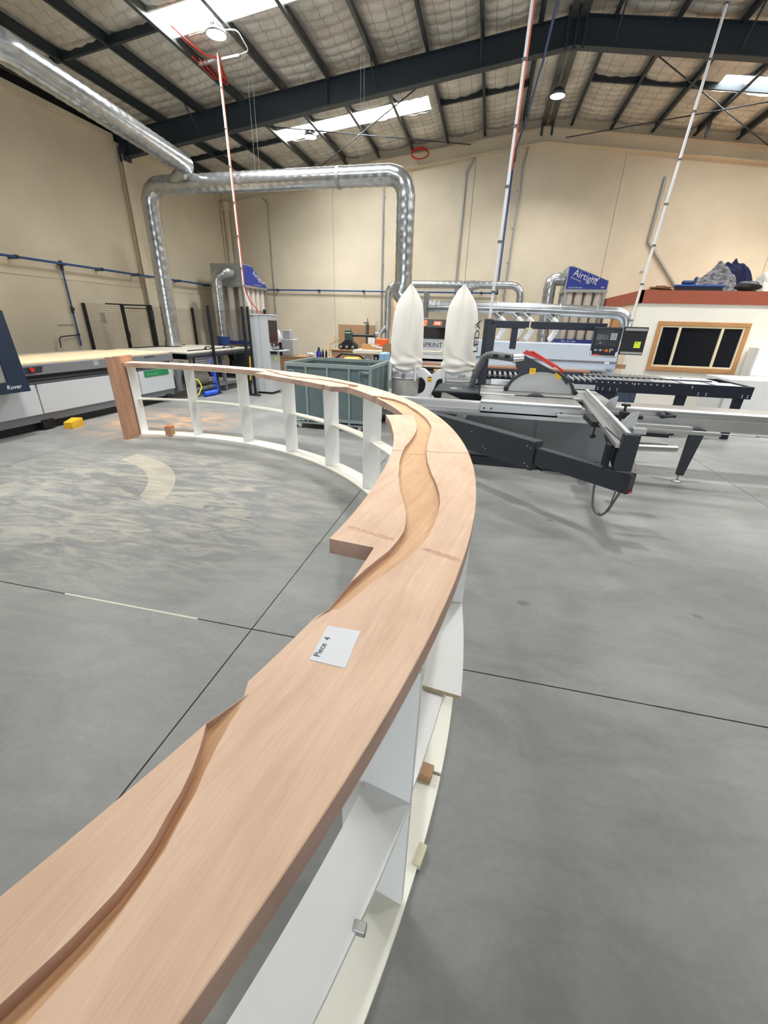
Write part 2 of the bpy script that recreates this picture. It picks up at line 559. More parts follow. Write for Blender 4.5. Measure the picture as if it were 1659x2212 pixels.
M_CREAMF = mat('cream_sash', (232, 220, 184), 0.5)
M_PINE = mat('knotty_pine', (226, 182, 130), 0.65, var=0.16, vscale=5, stretch=(3, 3, 0.5))
M_MDF = mat('brown_mdf', (176, 140, 106), 0.75, var=0.05)
M_TAN = mat('tan_particleboard', (168, 134, 100), 0.8, var=0.08, vscale=20)
M_ENAMEL = mat('cream_enamel', (226, 220, 200), 0.45)
M_LAMPB = mat('lamp_housing', (150, 152, 154), 0.4, 0.6)
M_GLOW = mat('lamp_lens', (255, 255, 255), 0.4, emit=((255, 255, 255), 22.0))
M_SKYL = mat('skylight_sheet', (255, 255, 250), 0.4, emit=((250, 253, 255), SKYLIGHT))
M_SCREEN = mat('dark_screen', (20, 20, 22), 0.15)
M_SILICONE = mat('crimson_stain', (180, 60, 40), 0.6)

def office_glass():
    m = D.materials.new('tinted_glass'); m.use_nodes = True
    n, l, b = nt(m)
    b.inputs['Base Color'].default_value = (0.012, 0.014, 0.02, 1)
    b.inputs['Roughness'].default_value = 0.03
    b.inputs['Alpha'].default_value = 0.8
    return m
M_GLASS = office_glass()

# ------------------------------------------------------------------ structure: floor
XW0, XW1, YW0, YW1 = -9.8, 11.7, -9.5, 16.27
fl = obj('floor', MB().box(XW0-.3, -16, -.12, XW1+.3, YW1+.3, -.012), mat('joint_dirt', (70, 66, 60), 0.9), kind='structure')
xs = [XW0, -5.545, -1.181, 3.18, 7.54, XW1]
ys = [-16, -9.5, -3.55, 1.752, 10.9, YW1]
for i in range(len(xs)-1):
    for j in range(len(ys)-1):
        a = 0.004
        obj('concrete_slab', MB().box(xs[i]+a, ys[j]+a, -.02, xs[i+1]-a, ys[j+1]-a, 0), M_FLOOR, fl)
# pale filler squeezed into one stretch of the saw-cut joint
obj('joint_filler', MB().box(-2.55, 1.746, -.012, -1.55, 1.758, .001), mat('joint_filler', (214, 208, 190), 0.8), fl)

# ------------------------------------------------------------------ structure: walls
def slope(x, z):
    return z-0.117*abs(x-HALL_APEX_X)
wb_ = MB().prism([(XW0-.3, 0), (XW1+.3, 0), (XW1+.3, slope(XW1+.3, 7.46)), (HALL_APEX_X, 7.46), (XW0-.3, slope(XW0-.3, 7.46))], lambda u, v, w: (u, w, v), YW1+.02, YW1+.25)
wall_back = obj('wall_back', wb_, M_WALLG, kind='structure')
px = [XW0, -8.06, -5.68, -3.0, -1.0, 3.27, 7.7, XW1]
for i in range(len(px)-1):
    a, b_ = px[i]+.006, px[i+1]-.006
    poly = [(a, 0), (b_, 0), (b_, slope(b_, 7.30))]+([(HALL_APEX_X, 7.30)] if a < HALL_APEX_X < b_ else [])+[(a, slope(a, 7.30))]
    obj('concrete_panel', MB().prism(poly, lambda u, v, w: (u, w, v), YW1, YW1+.03), M_WALL, wall_back)
# cream end rafter along the gable
eb = MB()
for x0, x1 in ((XW0, HALL_APEX_X), (HALL_APEX_X, XW1)):
    for d0, d1, yy in ((-.33, 0.0, .10), (-.345, -.33, .20), (-.012, 0.0, .20)):
        eb.prism([(x0, slope(x0, 6.99)+d0), (x1, slope(x1, 6.99)+d0), (x1, slope(x1, 6.99)+d1), (x0, slope(x0, 6.99)+d1)], lambda u, v, w: (u, w, v), YW1-yy, YW1)
obj('end_rafter', eb, M_WALL, wall_back)
wall_left = obj('wall_left', MB().box(XW0-.25, YW0, 0, XW0-.03, YW1+.25, 5.72), M_WALLG, kind='structure')
obj('eave_leak_filler', MB().box(XW0-.25, YW0, 5.72, XW0-.10, YW1+.25, 6.2), M_BLACK, wall_left)  # black filler added against a light leak, standing in for the dark eave gap
for y0, y1 in ((YW0, -4.3), (-4.3, 1.0), (1.0, 6.3), (6.3, 11.6), (11.6, YW1)):
    obj('concrete_panel', MB().box(XW0-.03, y0+.006, 2.43, XW0, y1-.006, 5.70), M_WALL, wall_left)
    obj('concrete_panel', MB().box(XW0-.03, y0+.006, 0, XW0+.03, y1-.006, 2.42), M_WALL, wall_left)
trim = MB().box(XW0, YW0, 5.66, XW0+.10, 11.35, 5.80).box(XW0, 11.85, 5.66, XW0+.10, YW1, 5.80)
obj('trim_1', trim, M_WALL, kind='structure')
obj('wall_right', MB().box(XW1, YW0, 0, XW1+.25, YW1+.25, 5.9), M_WALL, kind='structure')
wf = MB()
for x0, x1, z0 in ((XW0-.25, -4.2, 0), (5.2, XW1+.25, 0), (-4.2, 5.2, 4.7)):
    poly = [(x0, z0), (x1, z0), (x1, slope(x1, 7.46))]+([(HALL_APEX_X, 7.46)] if x0 < HALL_APEX_X < x1 else [])+[(x0, slope(x0, 7.46))]
    wf.prism(poly, lambda u, v, w: (u, w, v), YW0-.25, YW0)
obj('wall_front', wf, M_WALL, kind='structure')
# portal columns against the left wall, cream below and dark at the knee
def icol(y, z0, z1, x0=XW0+.01):
    return MB().box(x0, y-.10, z0, x0+.014, y+.10, z1).box(x0+.30, y-.10, z0, x0+.314, y+.10, z1).box(x0, y-.006, z0, x0+.31, y+.006, z1)
for y in (11.6, 6.3, 1.0):
    c = obj('portal_column', MB().box(XW0+.032, y-.11, 0, XW0+.045, y+.11, 5.45).box(XW0+.14, y-.11, 0, XW0+.155, y+.11, 5.45).box(XW0+.04, y-.015, 0, XW0+.15, y+.015, 5.45), M_WALL, kind='structure')
dp = MB().cyl((XW0+.16, YW1-.16, 2.5), (XW0+.16, YW1-.16, 5.3), .09).cyl((XW0+.16, YW1-.16, 5.2), (XW0+.16, YW1-.16, 5.45), .14)
obj('trim_2', dp.box(XW0+.02, YW1-.3, 0, XW0+.07, YW1-.02, 5.4), M_WALL, kind='structure')

# ------------------------------------------------------------------ structure: roof
def roofz(x):
    return 7.34-0.117*abs(x-HALL_APEX_X)
SKY = [(-6.34, -2.15, 13.48, 14.22), (4.38, 8.5, 13.48, 14.22), (-6.34, -2.15, 8.70, 9.44), (4.38, 8.5, 8.70, 9.44),
       (-6.34, -2.15, 3.9, 4.64), (4.38, 8.5, 3.9, 4.64)]  # nearest pair is unseen, added at the same spacing for more light
PUR = [-9.5, -8.47, -7.38, -6.29, -5.2, -4.11, -3.02, -1.93, -.84, .25, 1.65, 2.74, 3.83, 4.92, 6.01, 7.10, 8.19, 9.28, 10.37, 11.4]
def blanket(x, y):
    k = 0
    for i in range(len(PUR)-1):
        if PUR[i] <= x <= PUR[i+1]:
            k = i
    a, b = PUR[k], PUR[k+1]
    t = (x-a)/(b-a)
    edge = max(0.0, 1-(2*t-1)**4)
    s = abs(math.sin(PI*(y+0.03*math.sin(3*x+k)+0.05*math.sin(1.3*y+2*k))/0.27))
    fold = (s**0.65)*0.085*(0.8+0.2*math.sin(5.1*y+k*1.7))
    q = 0.012*math.cos(2*PI*x*3.6)
    return roofz(x)-0.025-edge*(0.035+fold)+q*edge
bl = MB()
ROOF_Y0, ROOF_Y1 = -9.5, YW1+.2
ystep = 0.034
xs_ = []
for i in range(len(PUR)-1):
    for k in range(8):
        xs_.append(PUR[i]+(PUR[i+1]-PUR[i])*k/8)
xs_ = [XW0-.2]+xs_+[11.4, XW1+.2]
# add the skylight edges to the grid lines
ylist = []
y = ROOF_Y0
while y < ROOF_Y1:
    ylist.append(y); y += ystep if y > 5 else 0.12
ylist = sorted(ylist+[v for s_ in SKY for v in (s_[2], s_[3])]+[ROOF_Y1])
xs_ = sorted(xs_+[v for s_ in SKY for v in (s_[0], s_[1])])
nx = len(xs_)
verts = []
for yv in ylist:
    for xv in xs_:
        verts.append((xv, yv, blanket(min(max(xv, -9.49), 11.39), yv) if -9.5 < xv < 11.4 else roofz(xv)-.03))
def in_sky(x, y):
    return any(a < x < b and c < y < d for a, b, c, d in SKY)
faces = []
for j in range(len(ylist)-1):
    ym = (ylist[j]+ylist[j+1])/2
    for i in range(nx-1):
        if ylist[j+1]-ylist[j] < 1e-6 or xs_[i+1]-xs_[i] < 1e-6:
            continue
        if not in_sky((xs_[i]+xs_[i+1])/2, ym):
            faces.append((j*nx+i, j*nx+i+1, (j+1)*nx+i+1, (j+1)*nx+i))
bl.add(verts, faces, True)
ceiling = obj('ceiling', bl, M_FOIL, kind='structure')
for a, b_, c, d in SKY:
    sk = MB()
    n_ = 40
    sk.grid(6, n_, lambda u, v: (a-.1+(b_-a+.2)*u, c-.05+(d-c+.1)*v, roofz(a-.1+(b_-a+.2)*u)+.05+.012*math.sin(2*PI*v*n_/4)), True)
    obj('skylight', sk, M_SKYL, ceiling)
    lip = MB()
    for yy in (c-.01, d-.03):
        lip.prism([(a, roofz(a)-.10), (b_, roofz(b_)-.10), (b_, roofz(b_)+.05), (a, roofz(a)+.05)], lambda u, v, w_: (u, w_, v), yy, yy+.04)
    for xx in (a-.02, b_-.02):
        lip.box(xx, c, roofz(xx)-.10, xx+.04, d, roofz(xx)+.05)
    obj('skylight_lining', lip, M_FOIL, ceiling)
# sheet over everything keeps the sky out
ov = MB()
for x0, x1 in ((XW0-.3, HALL_APEX_X), (HALL_APEX_X, XW1+.3)):
    ov.prism([(x0, roofz(x0)+.10), (x1, roofz(x1)+.10), (x1, roofz(x1)+.12), (x0, roofz(x0)+.12)], lambda u, v, w_: (u, w_, v), ROOF_Y0-.3, YW1+.3)
obj('roof_sheet', ov, M_LAMPB, ceiling)
# purlins: a cold-formed Z section on edge, one object each
def purlin(x):
    z1 = roofz(x)-.03; z0 = z1-.20
    h = 1 if x < HALL_APEX_X else -1
    mb = MB()
    for dx0, dx1, dz0, dz1 in ((0, .006, 0, .2), (0, .07*h, 0, .006), (-.07*h, .006, .194, .2), (.064*h, .07*h, 0, .02)):
        mb.box(x+dx0, -9.4, z0+dz0, x+dx1, YW1-.02, z0+dz1)
    return mb
for x in PUR:
    obj('purlin', purlin(x), M_STEEL if x not in (-6.29, -5.2, -4.11, -3.02) else M_STEEL2, ceiling)
# ridge pair tied by a plate
obj('ridge_strap', MB().box(.78, 6.4, 7.05, .92, YW1-.1, 7.07).box(.98, 6.4, 7.05, 1.12, YW1-.1, 7.07), M_STEEL2, ceiling)
# bridging channels between purlins
for yb in (13.88, 8.95, 3.65):
    for i in range(len(PUR)-1):
        a, b_ = PUR[i]+.01, PUR[i+1]-.01
        if PUR[i] in (-6.29, -5.2, -4.11, -3.02) or b_-a > 1.2:
            continue
        za, zb = roofz(a)-.21, roofz(b_)-.21
        obj('bridging', MB().prism([(a, za), (b_, zb), (b_, zb+.13), (a, za+.13)], lambda u, v, w_: (u, w_, v), yb-.03, yb+.03), M_STEEL, ceiling)
# portal rafters
for yr in (11.6, 6.3, 1.0, -4.3):
    mb = MB()
    for x0, x1 in ((XW0+.02, HALL_APEX_X), (HALL_APEX_X, XW1-.02)):
        ext = 0
        for d0, d1, hw in ((-.43, 0, .006), (-.444, -.43, .095), (-.014, 0, .095)):
            f0 = -.06 if d0 < -.1 and abs(x0-HALL_APEX_X) > 5 else 0
            f1 = -.06 if d0 < -.1 and abs(x1-HALL_APEX_X) > 5 else 0
            mb.prism([(x0, slope(x0, 7.13)+d0+f0), (x1, slope(x1, 7.13)+d0+f1), (x1, slope(x1, 7.13)+d1+(f1 if d1 < -.1 else 0)), (x0, slope(x0, 7.13)+d1+(f0 if d1 < -.1 else 0))],
                     lambda u, v, w_: (u, w_, v), yr-hw, yr+hw)
    mb.box(HALL_APEX_X-.012, yr-.10, 6.66, HALL_APEX_X+.012, yr+.10, 7.16)
    for xx in (XW0+.25, XW0+.8, -4.1, 4.6):
        mb.box(xx-.006, yr-.09, slope(xx, 6.72), xx+.006, yr+.09, slope(xx, 7.12))
    mb.box(XW0+.05, yr-.10, 5.32, XW0+.24, yr+.10, 5.6)
    obj('rafter', mb, M_STEEL, ceiling)
    # fly braces from purlins down to the bottom flange
    for k, x in enumerate((-7.38, -3.02, -.84, 1.65, 3.83)):
        zt = roofz(x)-.22
        fb = MB()
        for s_ in (-1, 1):
            d = Vector((0, s_*.62, 0))
            p0 = Vector((x+.03, yr, zt))+d; p1 = Vector((x+.03, yr+s_*.09, zt-.38))
            fb.cyl(p0, p1, .016, n=6)
        obj('fly_brace', fb, M_STEEL, ceiling)
# crossed rod bracing of the end bay
for a, b_ in (((-6.9, 11.7, 6.0), (-1.2, 16.1, 6.68)), ((-1.9, 11.7, 6.45), (-6.5, 16.1, 6.05)), ((2.4, 11.7, 6.58), (6.9, 16.1, 6.2)), ((7.4, 11.7, 6.0), (1.5, 16.1, 6.72))):
    obj('brace_rod', MB().cyl(a, b_, .013, n=8), M_STEEL, ceiling)
# ridge struts at the portal
rs_ = MB()
for dx in (-.16, 0, .16):
    rs_.box(HALL_APEX_X+dx-.025, 11.44, 6.60, HALL_APEX_X+dx+.025, 11.48, 7.3)
obj('apex_cleat', rs_, M_STEEL, ceiling)
gs = MB()
for dx in (-.14, .14):
    gs.box(HALL_APEX_X+dx-.03, YW1-.25, 6.78, HALL_APEX_X+dx+.03, YW1-.2, 7.2)
obj('gable_cleat', gs, M_STEEL, ceiling)
obj('hanging_cleat', MB().box(4.83, 15.2, 6.3, 4.90, 15.25, 6.85), M_STEEL, ceiling)

# ------------------------------------------------------------------ the curved counter
CX, CY = -4.18, 1.525
def pc(r, a, z):
    t = math.radians(a)
    return (CX+r*math.cos(t), CY+r*math.sin(t), z)
def lut(tab, a):
    tab = sorted(tab)
    if a <= tab[0][0]:
        return tab[0][1]
    for (x0, y0), (x1, y1) in zip(tab, tab[1:]):
        if a <= x1:
            return y0+(y1-y0)*((a-x0)/(x1-x0) if x1 > x0 else 0)
    return tab[-1][1]
counter = thing('curved_counter', 'long curved bar counter of white boards under a sandy hardwood top with carved river', 'counter', (CX, CY, 0))
ZB, ZT, RO = 1.022, 1.075, 4.21
# inner edge of the top, one table per stretch between steps
INNER = [
    (69.6, 104.1, [(104.1, 3.955), (91.4, 3.955), (90.6, 3.94), (88.6, 3.90), (87.9, 3.955), (82, 3.955), (72.2, 3.955), (69.6, 3.945)]),
    (49.2, 69.6, [(69.6, 3.768), (62, 3.735), (55.3, 3.76), (49.2, 3.80)]),
    (45.2, 49.2, [(49.2, 3.812), (46.8, 3.815), (45.2, 3.958)]),
    (23.65, 45.2, [(45.2, 3.958), (36.5, 3.960), (36.1, 3.985), (35.0, 3.985), (34.6, 3.955), (23.65, 3.956)]),
    (9.34, 23.65, [(23.65, 3.819), (17, 3.805), (9.34, 3.794)]),
    (-6.58, 9.34, [(9.34, 3.794), (3.1, 3.782), (-6.58, 3.790)]),
    (-40, -6.58, [(-6.58, 3.941), (-9.4, 3.955), (-11.2, 3.961), (-11.8, 3.948), (-14.9, 3.946), (-15.35, 3.965), (-16.4, 3.951), (-20.4, 3.946), (-40, 3.95)]),
]
RL = [(73, 4.12), (72.3, 4.09), (65.8, 3.90), (61, 3.845), (58, 3.89), (53.6, 4.00), (49, 4.03), (47.4, 4.045), (46.2, 4.02), (45.4, 3.97), (44.6, 3.962), (43.5, 3.962),
      (37, 3.965), (36.2, 3.985), (23.7, 3.958), (23.6, 4.03), (21.44, 4.005), (18.3, 3.983), (16.07, 3.955), (12.96, 3.906), (10.5, 3.864), (8.5, 3.85), (6.3, 3.846), (3.4, 3.863), (.76, 3.898), (-1.1, 3.937),
      (-2.4, 3.967), (-3.7, 3.987), (-4.6, 3.997), (-5.6, 3.996), (-6.6, 3.99), (-7.7, 3.974), (-8.4, 3.966), (-9.36, 3.957), (-12, 3.955), (-15.3, 3.968), (-16.38, 3.953), (-16.6, 3.966), (-16.9, 3.982), (-17.3, 4.0), (-17.7, 4.015),
      (-18.1, 4.026), (-18.5, 4.039), (-18.9, 4.048), (-19.3, 4.054), (-20.0, 4.056), (-20.9, 4.052), (-24, 4.02), (-28, 3.99), (-40, 3.97)]
RR = [(73, 4.16), (72.3, 4.144), (65.8, 3.957), (61, 3.906), (58, 3.959), (53.6, 4.063), (49, 4.084), (47.2, 4.102), (46.2, 4.126), (45.3, 4.10), (44.6, 4.04), (43.5, 3.985),
      (37.0, 3.975), (36.3, 3.99), (34.9, 4.045), (33.3, 4.091), (30, 4.115), (28.5, 4.104), (25.3, 4.103), (21.7, 4.099), (18.1, 4.078), (16.2, 4.053), (13.1, 4.009), (10.4, 3.986), (8.6, 3.98), (6.7, 3.985), (4.4, 4.008),
      (2.3, 4.041), (.76, 4.062), (-.5, 4.074), (-1.9, 4.081), (-3.3, 4.083), (-4.7, 4.08), (-5.9, 4.069), (-7, 4.054), (-7.7, 4.038), (-9.4, 4.005), (-12, 3.975), (-15.3, 3.975), (-15.5, 3.975), (-16, 3.985), (-16.6, 4.001), (-17.2, 4.02), (-17.6, 4.036),
      (-18.1, 4.05), (-18.5, 4.063), (-19, 4.073), (-19.5, 4.081), (-19.9, 4.086), (-20.7, 4.088), (-24, 4.06), (-28, 4.03), (-40, 4.01)]
DL = [(73, 0), (71, .017), (47, .018), (44.6, .016), (43.4, 0), (37, 0), (36.2, .018), (23.66, .018), (23.64, 0), (21.4, .002), (16, .015), (12, .020), (-9.3, .018), (-12.0, 0), (-15.2, 0), (-16.3, .014), (-18, .022), (-40, .022)]
DR = [(73, 0), (71, .017), (47, .018), (44.6, .016), (43.4, 0), (37, 0), (36.2, .018), (0, .018), (-3.5, .015), (-7.7, 0), (-40, 0)]
def row(a, rin):
    L, R, dl, dr = lut(RL, a), lut(RR, a), lut(DL, a), lut(DR, a)
    L = max(L, rin+.0015); R = max(R, L+.002)
    e = .0018
    prof = [(rin, ZB), (rin, ZT-.0015), (rin+.001, ZT), (L, ZT), (L+.0006, ZT-dl)]
    for q in (.25, .5, .75):
        t = q*q*(3-2*q)
        scoop = -.25*min(dl, .02)*math.sin(PI*q)*min(1, max(.1, (-15.0-a)/1.5))
        prof.append((L+(R-L)*q, ZT-(dl+(dr-dl)*t)+scoop))
    prof += [(R-.0006, ZT-dr), (R, ZT), (RO-e, ZT), (RO, ZT-e), (RO, ZB)]
    return [pc(r, a, z) for r, z in prof]
def segment(a0, a1):
    """a1 > a0; rows run downwards in angle, double rows at every step of the inner edge"""
    g = .035
    rows = []
    for lo, hi, tab in sorted(INNER, key=lambda q: -q[1]):
        h, lw = min(hi, a1), max(lo, a0)
        if h <= lw+1e-6:
            continue
        h_ = h-g if abs(h-a1) < 1e-6 else h
        l_ = lw+g if abs(lw-a0) < 1e-6 else lw
        keys = [q for q in ([x for x, _ in tab]+[x for x, _ in RL]+[x for x, _ in RR]+[x for x, _ in DL]) if l_ < q < h_]
        n = max(2, int((h-lw)/(0.5 if lw > 24 else 0.3)))
        angs = sorted(set([h_, l_]+keys+[h_+(l_-h_)*k/n for k in range(n+1)]), reverse=True)
        for a in angs:
            rows.append(row(a, lut(tab, a)))
    mb = MB(); beds = []
    m = len(rows[0])
    vs = [p for r in rows for p in r]
    fs = []; runs = [[]]
    for i in range(len(rows)-1):
        deep = min(rows[i][6][2], rows[i+1][6][2]) < ZT-.004
        if not deep and runs[-1]:
            runs.append([])
        for k in range(m):
            k2 = (k+1) % m
            (runs[-1] if deep and 4 <= k <= 7 else fs).append((i*m+k, (i+1)*m+k, (i+1)*m+k2, i*m+k2))
    fs.append(tuple(range(m))); fs.append(tuple(range((len(rows)-1)*m, len(rows)*m))[::-1])
    for fb in runs:
        if fb:
            used = sorted(set(q for f in fb for q in f)); ix = {q: n_ for n_, q in enumerate(used)}
            beds.append(MB().add([vs[q] for q in used], [tuple(ix[q] for q in f) for f in fb], True))
    return mb.add(vs, fs), beds
for k, (a0, a1) in enumerate(((69.6, 104.1), (49.2, 69.6), (23.65, 49.2), (9.34, 23.65), (-40, 9.34))):
    am = math.radians((max(a0, -22)+a1)/2-(4 if k == 4 else 0))
    tv = Vector((-math.sin(am), math.cos(am), 0)); rv = Vector((math.cos(am), math.sin(am), 0))
    top, beds = segment(a0, a1)
    fuv = lambda p, tv=tv, rv=rv, k=k: (p.dot(tv)+3.1*k, p.dot(rv)+p.z+1.7*k)
    ts_ = obj('top_segment', top, M_TOP, counter, uv=fuv)
    for bed in beds:
        obj('carved_channel', bed, M_RIVER, ts_, uv=fuv)

def sector(r0, r1, a0, a1, z0, z1, step=1.0):
    n = max(1, int(abs(a1-a0)/step))
    mb = MB()
    vs = []
    for k in range(n+1):
        a = a0+(a1-a0)*k/n
        vs += [pc(r0, a, z0), pc(r1, a, z0), pc(r1, a, z1), pc(r0, a, z1)]
    fs = []
    for k in range(n):
        o = 4*k
        for q in range(4):
            fs.append((o+q, o+(q+1) % 4, o+4+(q+1) % 4, o+4+q))
    fs += [(3, 2, 1, 0), (4*n, 4*n+1, 4*n+2, 4*n+3)]
    return mb.add(vs, fs)
def radial_board(a, r0, r1, z0, z1, t=.016):
    A = math.radians(a)
    u = Vector((math.cos(A), math.sin(A), 0)); v = Vector((-math.sin(A), math.cos(A), 0))
    c = Vector((CX, CY, 0))
    mb = MB()
    mb.add([c+u*r+v*w+Vector((0, 0, z)) for r in (r0, r1) for w in (-t/2, t/2) for z in (z0, z1)],
           [(0, 1, 3, 2), (4, 6, 7, 5), (0, 4, 5, 1), (2, 3, 7, 6), (0, 2, 6, 4), (1, 5, 7, 3)])
    return mb
DIV = [103.85, 91.25, 78.4, 66.2, 53.95, 41.0, 27.6, 14.2, 1.15, -11.45, -24.1, -36.7]
for k, a in enumerate(DIV):
    obj('divider', radial_board(a, 4.0, 4.21, .018, 1.004), M_WHITE, counter)
for a0, a1 in ((-5.25, 32.0), (32.1, 68.0), (68.1, 104.05), (-39.9, -5.45)):
    obj('base_board', sector(3.985, 4.222, a0, a1, 0.0, .018), M_BOARD, counter)
    obj('under_top_strip', sector(3.985, 4.198, a0, a1, 1.004, 1.0215), M_PLY, counter)
for k in range(len(DIV)-1):
    if k == 8:
        continue
    obj('shelf', sector(4.078, 4.21, DIV[k+1]+.12, DIV[k]-.12, .526, .542), M_BOARD if k < 6 else M_WHITE, counter)
# the bay at the butt joint has two shelf pieces lapping each other
obj('shelf', sector(4.085, 4.20, -11.33, -5.6, .508, .524), M_WHITE, counter)
mb = MB()
vs = []
n = 10
for k in range(n+1):
    a = 1.03+(-6.15-1.03)*k/n
    ro = 4.208+.052*k/n; ri = 4.078+.045*k/n
    vs += [pc(ri, a, .526), pc(ro, a, .526), pc(ro, a, .542), pc(ri, a, .542)]
fs = [(4*k+q, 4*k+(q+1) % 4, 4*k+4+(q+1) % 4, 4*k+4+q) for k in range(n) for q in range(4)]+[(3, 2, 1, 0), (4*n, 4*n+1, 4*n+2, 4*n+3)]
obj('shelf', mb.add(vs, fs), M_WHITE, counter)
o = obj('raw_shelf_end', sector(4.124, 4.259, -6.16, -6.145, .5265, .5415), mat('raw_chipboard', (176, 160, 124), 0.9, var=.2, vscale=90), counter)
# small hinge plate left at the shelf lip
hp = MB().bbox(*(Vector(pc(4.213, -15.3, .525))-Vector((.014, .010, 0))), *(Vector(pc(4.213, -15.3, .546))+Vector((.014, .010, 0))), b=.002)
obj('shelf_clip', hp, M_ALUD, counter)
# end post: moulded board standing at the far end
A = math.radians(104.2)
eu = Vector((math.cos(A), math.sin(A), 0)); ev = Vector((-math.sin(A), math.cos(A), 0)); ec = Vector((CX, CY, 0))
prof = [(3.70, .0), (3.735, .0), (3.755, .020), (3.80, .040), (3.85, .036), (3.88, .016), (3.91, .008), (3.93, 0.0), (4.235, 0.0), (4.235, .085), (3.70, .085)]
obj('end_post', MB().prism(prof, lambda u, v, w_: ec+eu*u+ev*v+Vector((0, 0, w_)), 0.0, 1.165), M_POST, counter, uv=lambda p: (p.z, p.dot(eu)+p.dot(ev)))

# burnished saw-cut streak across the top near the step
def streak(r0, r1, a0, a1, wob=.0022):
    n = 26
    vs = []
    rnd = random.Random(3)
    for k in range(n+1):
        r = r0+(r1-r0)*k/n; a = a0+(a1-a0)*k/n
        h = .22+.10*rnd.random()
        vs += [pc(r, a-h/2+rnd.uniform(-.02, .02), ZT+.0004), pc(r, a+h/2+rnd.uniform(-.02, .02), ZT+.0004)]
    return MB().add(vs, [(2*k, 2*k+1, 2*k+3, 2*k+2) for k in range(n)])
M_STREAK = mat('burnish_mark', (222, 176, 148), 0.6, var=.22, vscale=70)
obj('burnish_mark', streak(3.81, 3.985, -5.05, -5.55), M_STREAK, counter)
obj('burnish_mark', streak(4.085, 4.205, -5.85, -6.25), M_STREAK, counter)

# loose things on and by the counter
ps = thing('paper_note', 'white paper note reading Piece 4 lying on the near stretch of the counter top', 'paper', (-.237, .644, ZT), 'paper notes on the counter')
pv = [(-.275, .697), (-.199, .699), (-.198, .587), (-.276, .591)]
obj('sheet', MB().add([(x, y_, z) for z in (ZT+.0002, ZT+.0012) for x, y_ in pv], [(0, 1, 2, 3), (7, 6, 5, 4), (0, 4, 5, 1), (1, 5, 6, 2), (2, 6, 7, 3), (3, 7, 4, 0)]), M_PAPER, ps)
text('handwriting', 'Piece  4', .020, (-.2585, .601, ZT+.0016), (.06, 1, 0), (-1, .06, 0), M_INK, ps, .0003, sx=.95)
def far_note(r, a, w_, h_, rot, label):
    c = Vector(pc(r, a, 0)); q = math.radians(a+rot)
    u = Vector((math.cos(q), math.sin(q), 0)); v = Vector((-math.sin(q), math.cos(q), 0))
    mb = MB()
    mb.add([c+u*(sx*w_/2)+v*(sy*h_/2)+Vector((0, 0, z)) for z in (ZT+.0002, ZT+.0014) for sx, sy in ((-1, -1), (1, -1), (1, 1), (-1, 1))], [(0, 3, 2, 1), (4, 5, 6, 7), (0, 1, 5, 4), (1, 2, 6, 5), (2, 3, 7, 6), (3, 0, 4, 7)])
    tag(obj('paper_note', mb, M_PAPER), label, 'paper', 'paper notes on the counter')
far_note(4.07, 39.2, .12, .15, 8, 'white paper note on the counter bend, nearest the saw')
far_note(4.17, 65.6, .07, .17, 5, 'white paper note on the far stretch of counter in front of the zinc bin')
def block(label, cat, c, u, sx, sy, sz, m, top=None):
    u = Vector(u).normalized(); v = Vector((-u.y, u.x, 0)); c = Vector(c)
    def mk(z0, z1, e=0):
        return MB().add([c+u*(a*(sx/2+e))+v*(b_*(sy/2+e))+Vector((0, 0, z)) for z in (z0, z1) for a, b_ in ((-1, -1), (1, -1), (1, 1), (-1, 1))],
                        [(0, 3, 2, 1), (4, 5, 6, 7), (0, 1, 5, 4), (1, 2, 6, 5), (2, 3, 7, 6), (3, 0, 4, 7)])
    if top is None:
        return tag(obj('wood_block', mk(0, sz), m), label, cat)
    t = thing('wood_block', label, cat, c)
    obj('block', mk(0, sz-.001), m, t)
    obj('painted_top', mk(sz-.001, sz+.0005), top, t)
A5 = math.radians(-5.3)
block('short brown timber offcut lying across the joint of the white base board', 'block', pc(4.115, -5.6, .0185), (math.cos(A5-.05), math.sin(A5-.05), 0), .15, .055, .035, M_MDF)
block('small timber cube with orange painted top on the far base board', 'block', (-4.68, 5.50, .0185), (1, .1, 0), .10, .10, .135, M_MDF, M_ORANGE)
block('tiny offcut chip on the floor beside the counter base', 'block', (-.018, .832, 0), (.25, 1, 0), .07, .028, .025, M_PLY)

# ------------------------------------------------------------------ panel saw
saw = thing('panel_saw', 'long sliding table panel saw with dark base, aluminium tables and overhead blade guard', 'saw', (0.8, 6.0, 0))
obj('plinth', MB().box(-.10, 5.50, 0, 1.20, 6.6, .10).box(1.20, 5.47, 0, 1.57, 6.6, .16), M_BLACK, saw)
obj('cabinet', MB().bbox(-.15, 5.60, .10, 1.62, 6.75, .68, .01), M_SAWG, saw)
obj('cabinet_panel', MB().bbox(-.12, 5.585, .13, .72, 5.60, .66, .004), M_SAWG, saw)
obj('cabinet_panel', MB().bbox(.74, 5.585, .13, 1.60, 5.60, .66, .004), M_SAWG, saw)
obj('cover_plate', MB().box(-.45, 5.58, .655, 1.62, 5.59, .672), M_BLACK, saw)
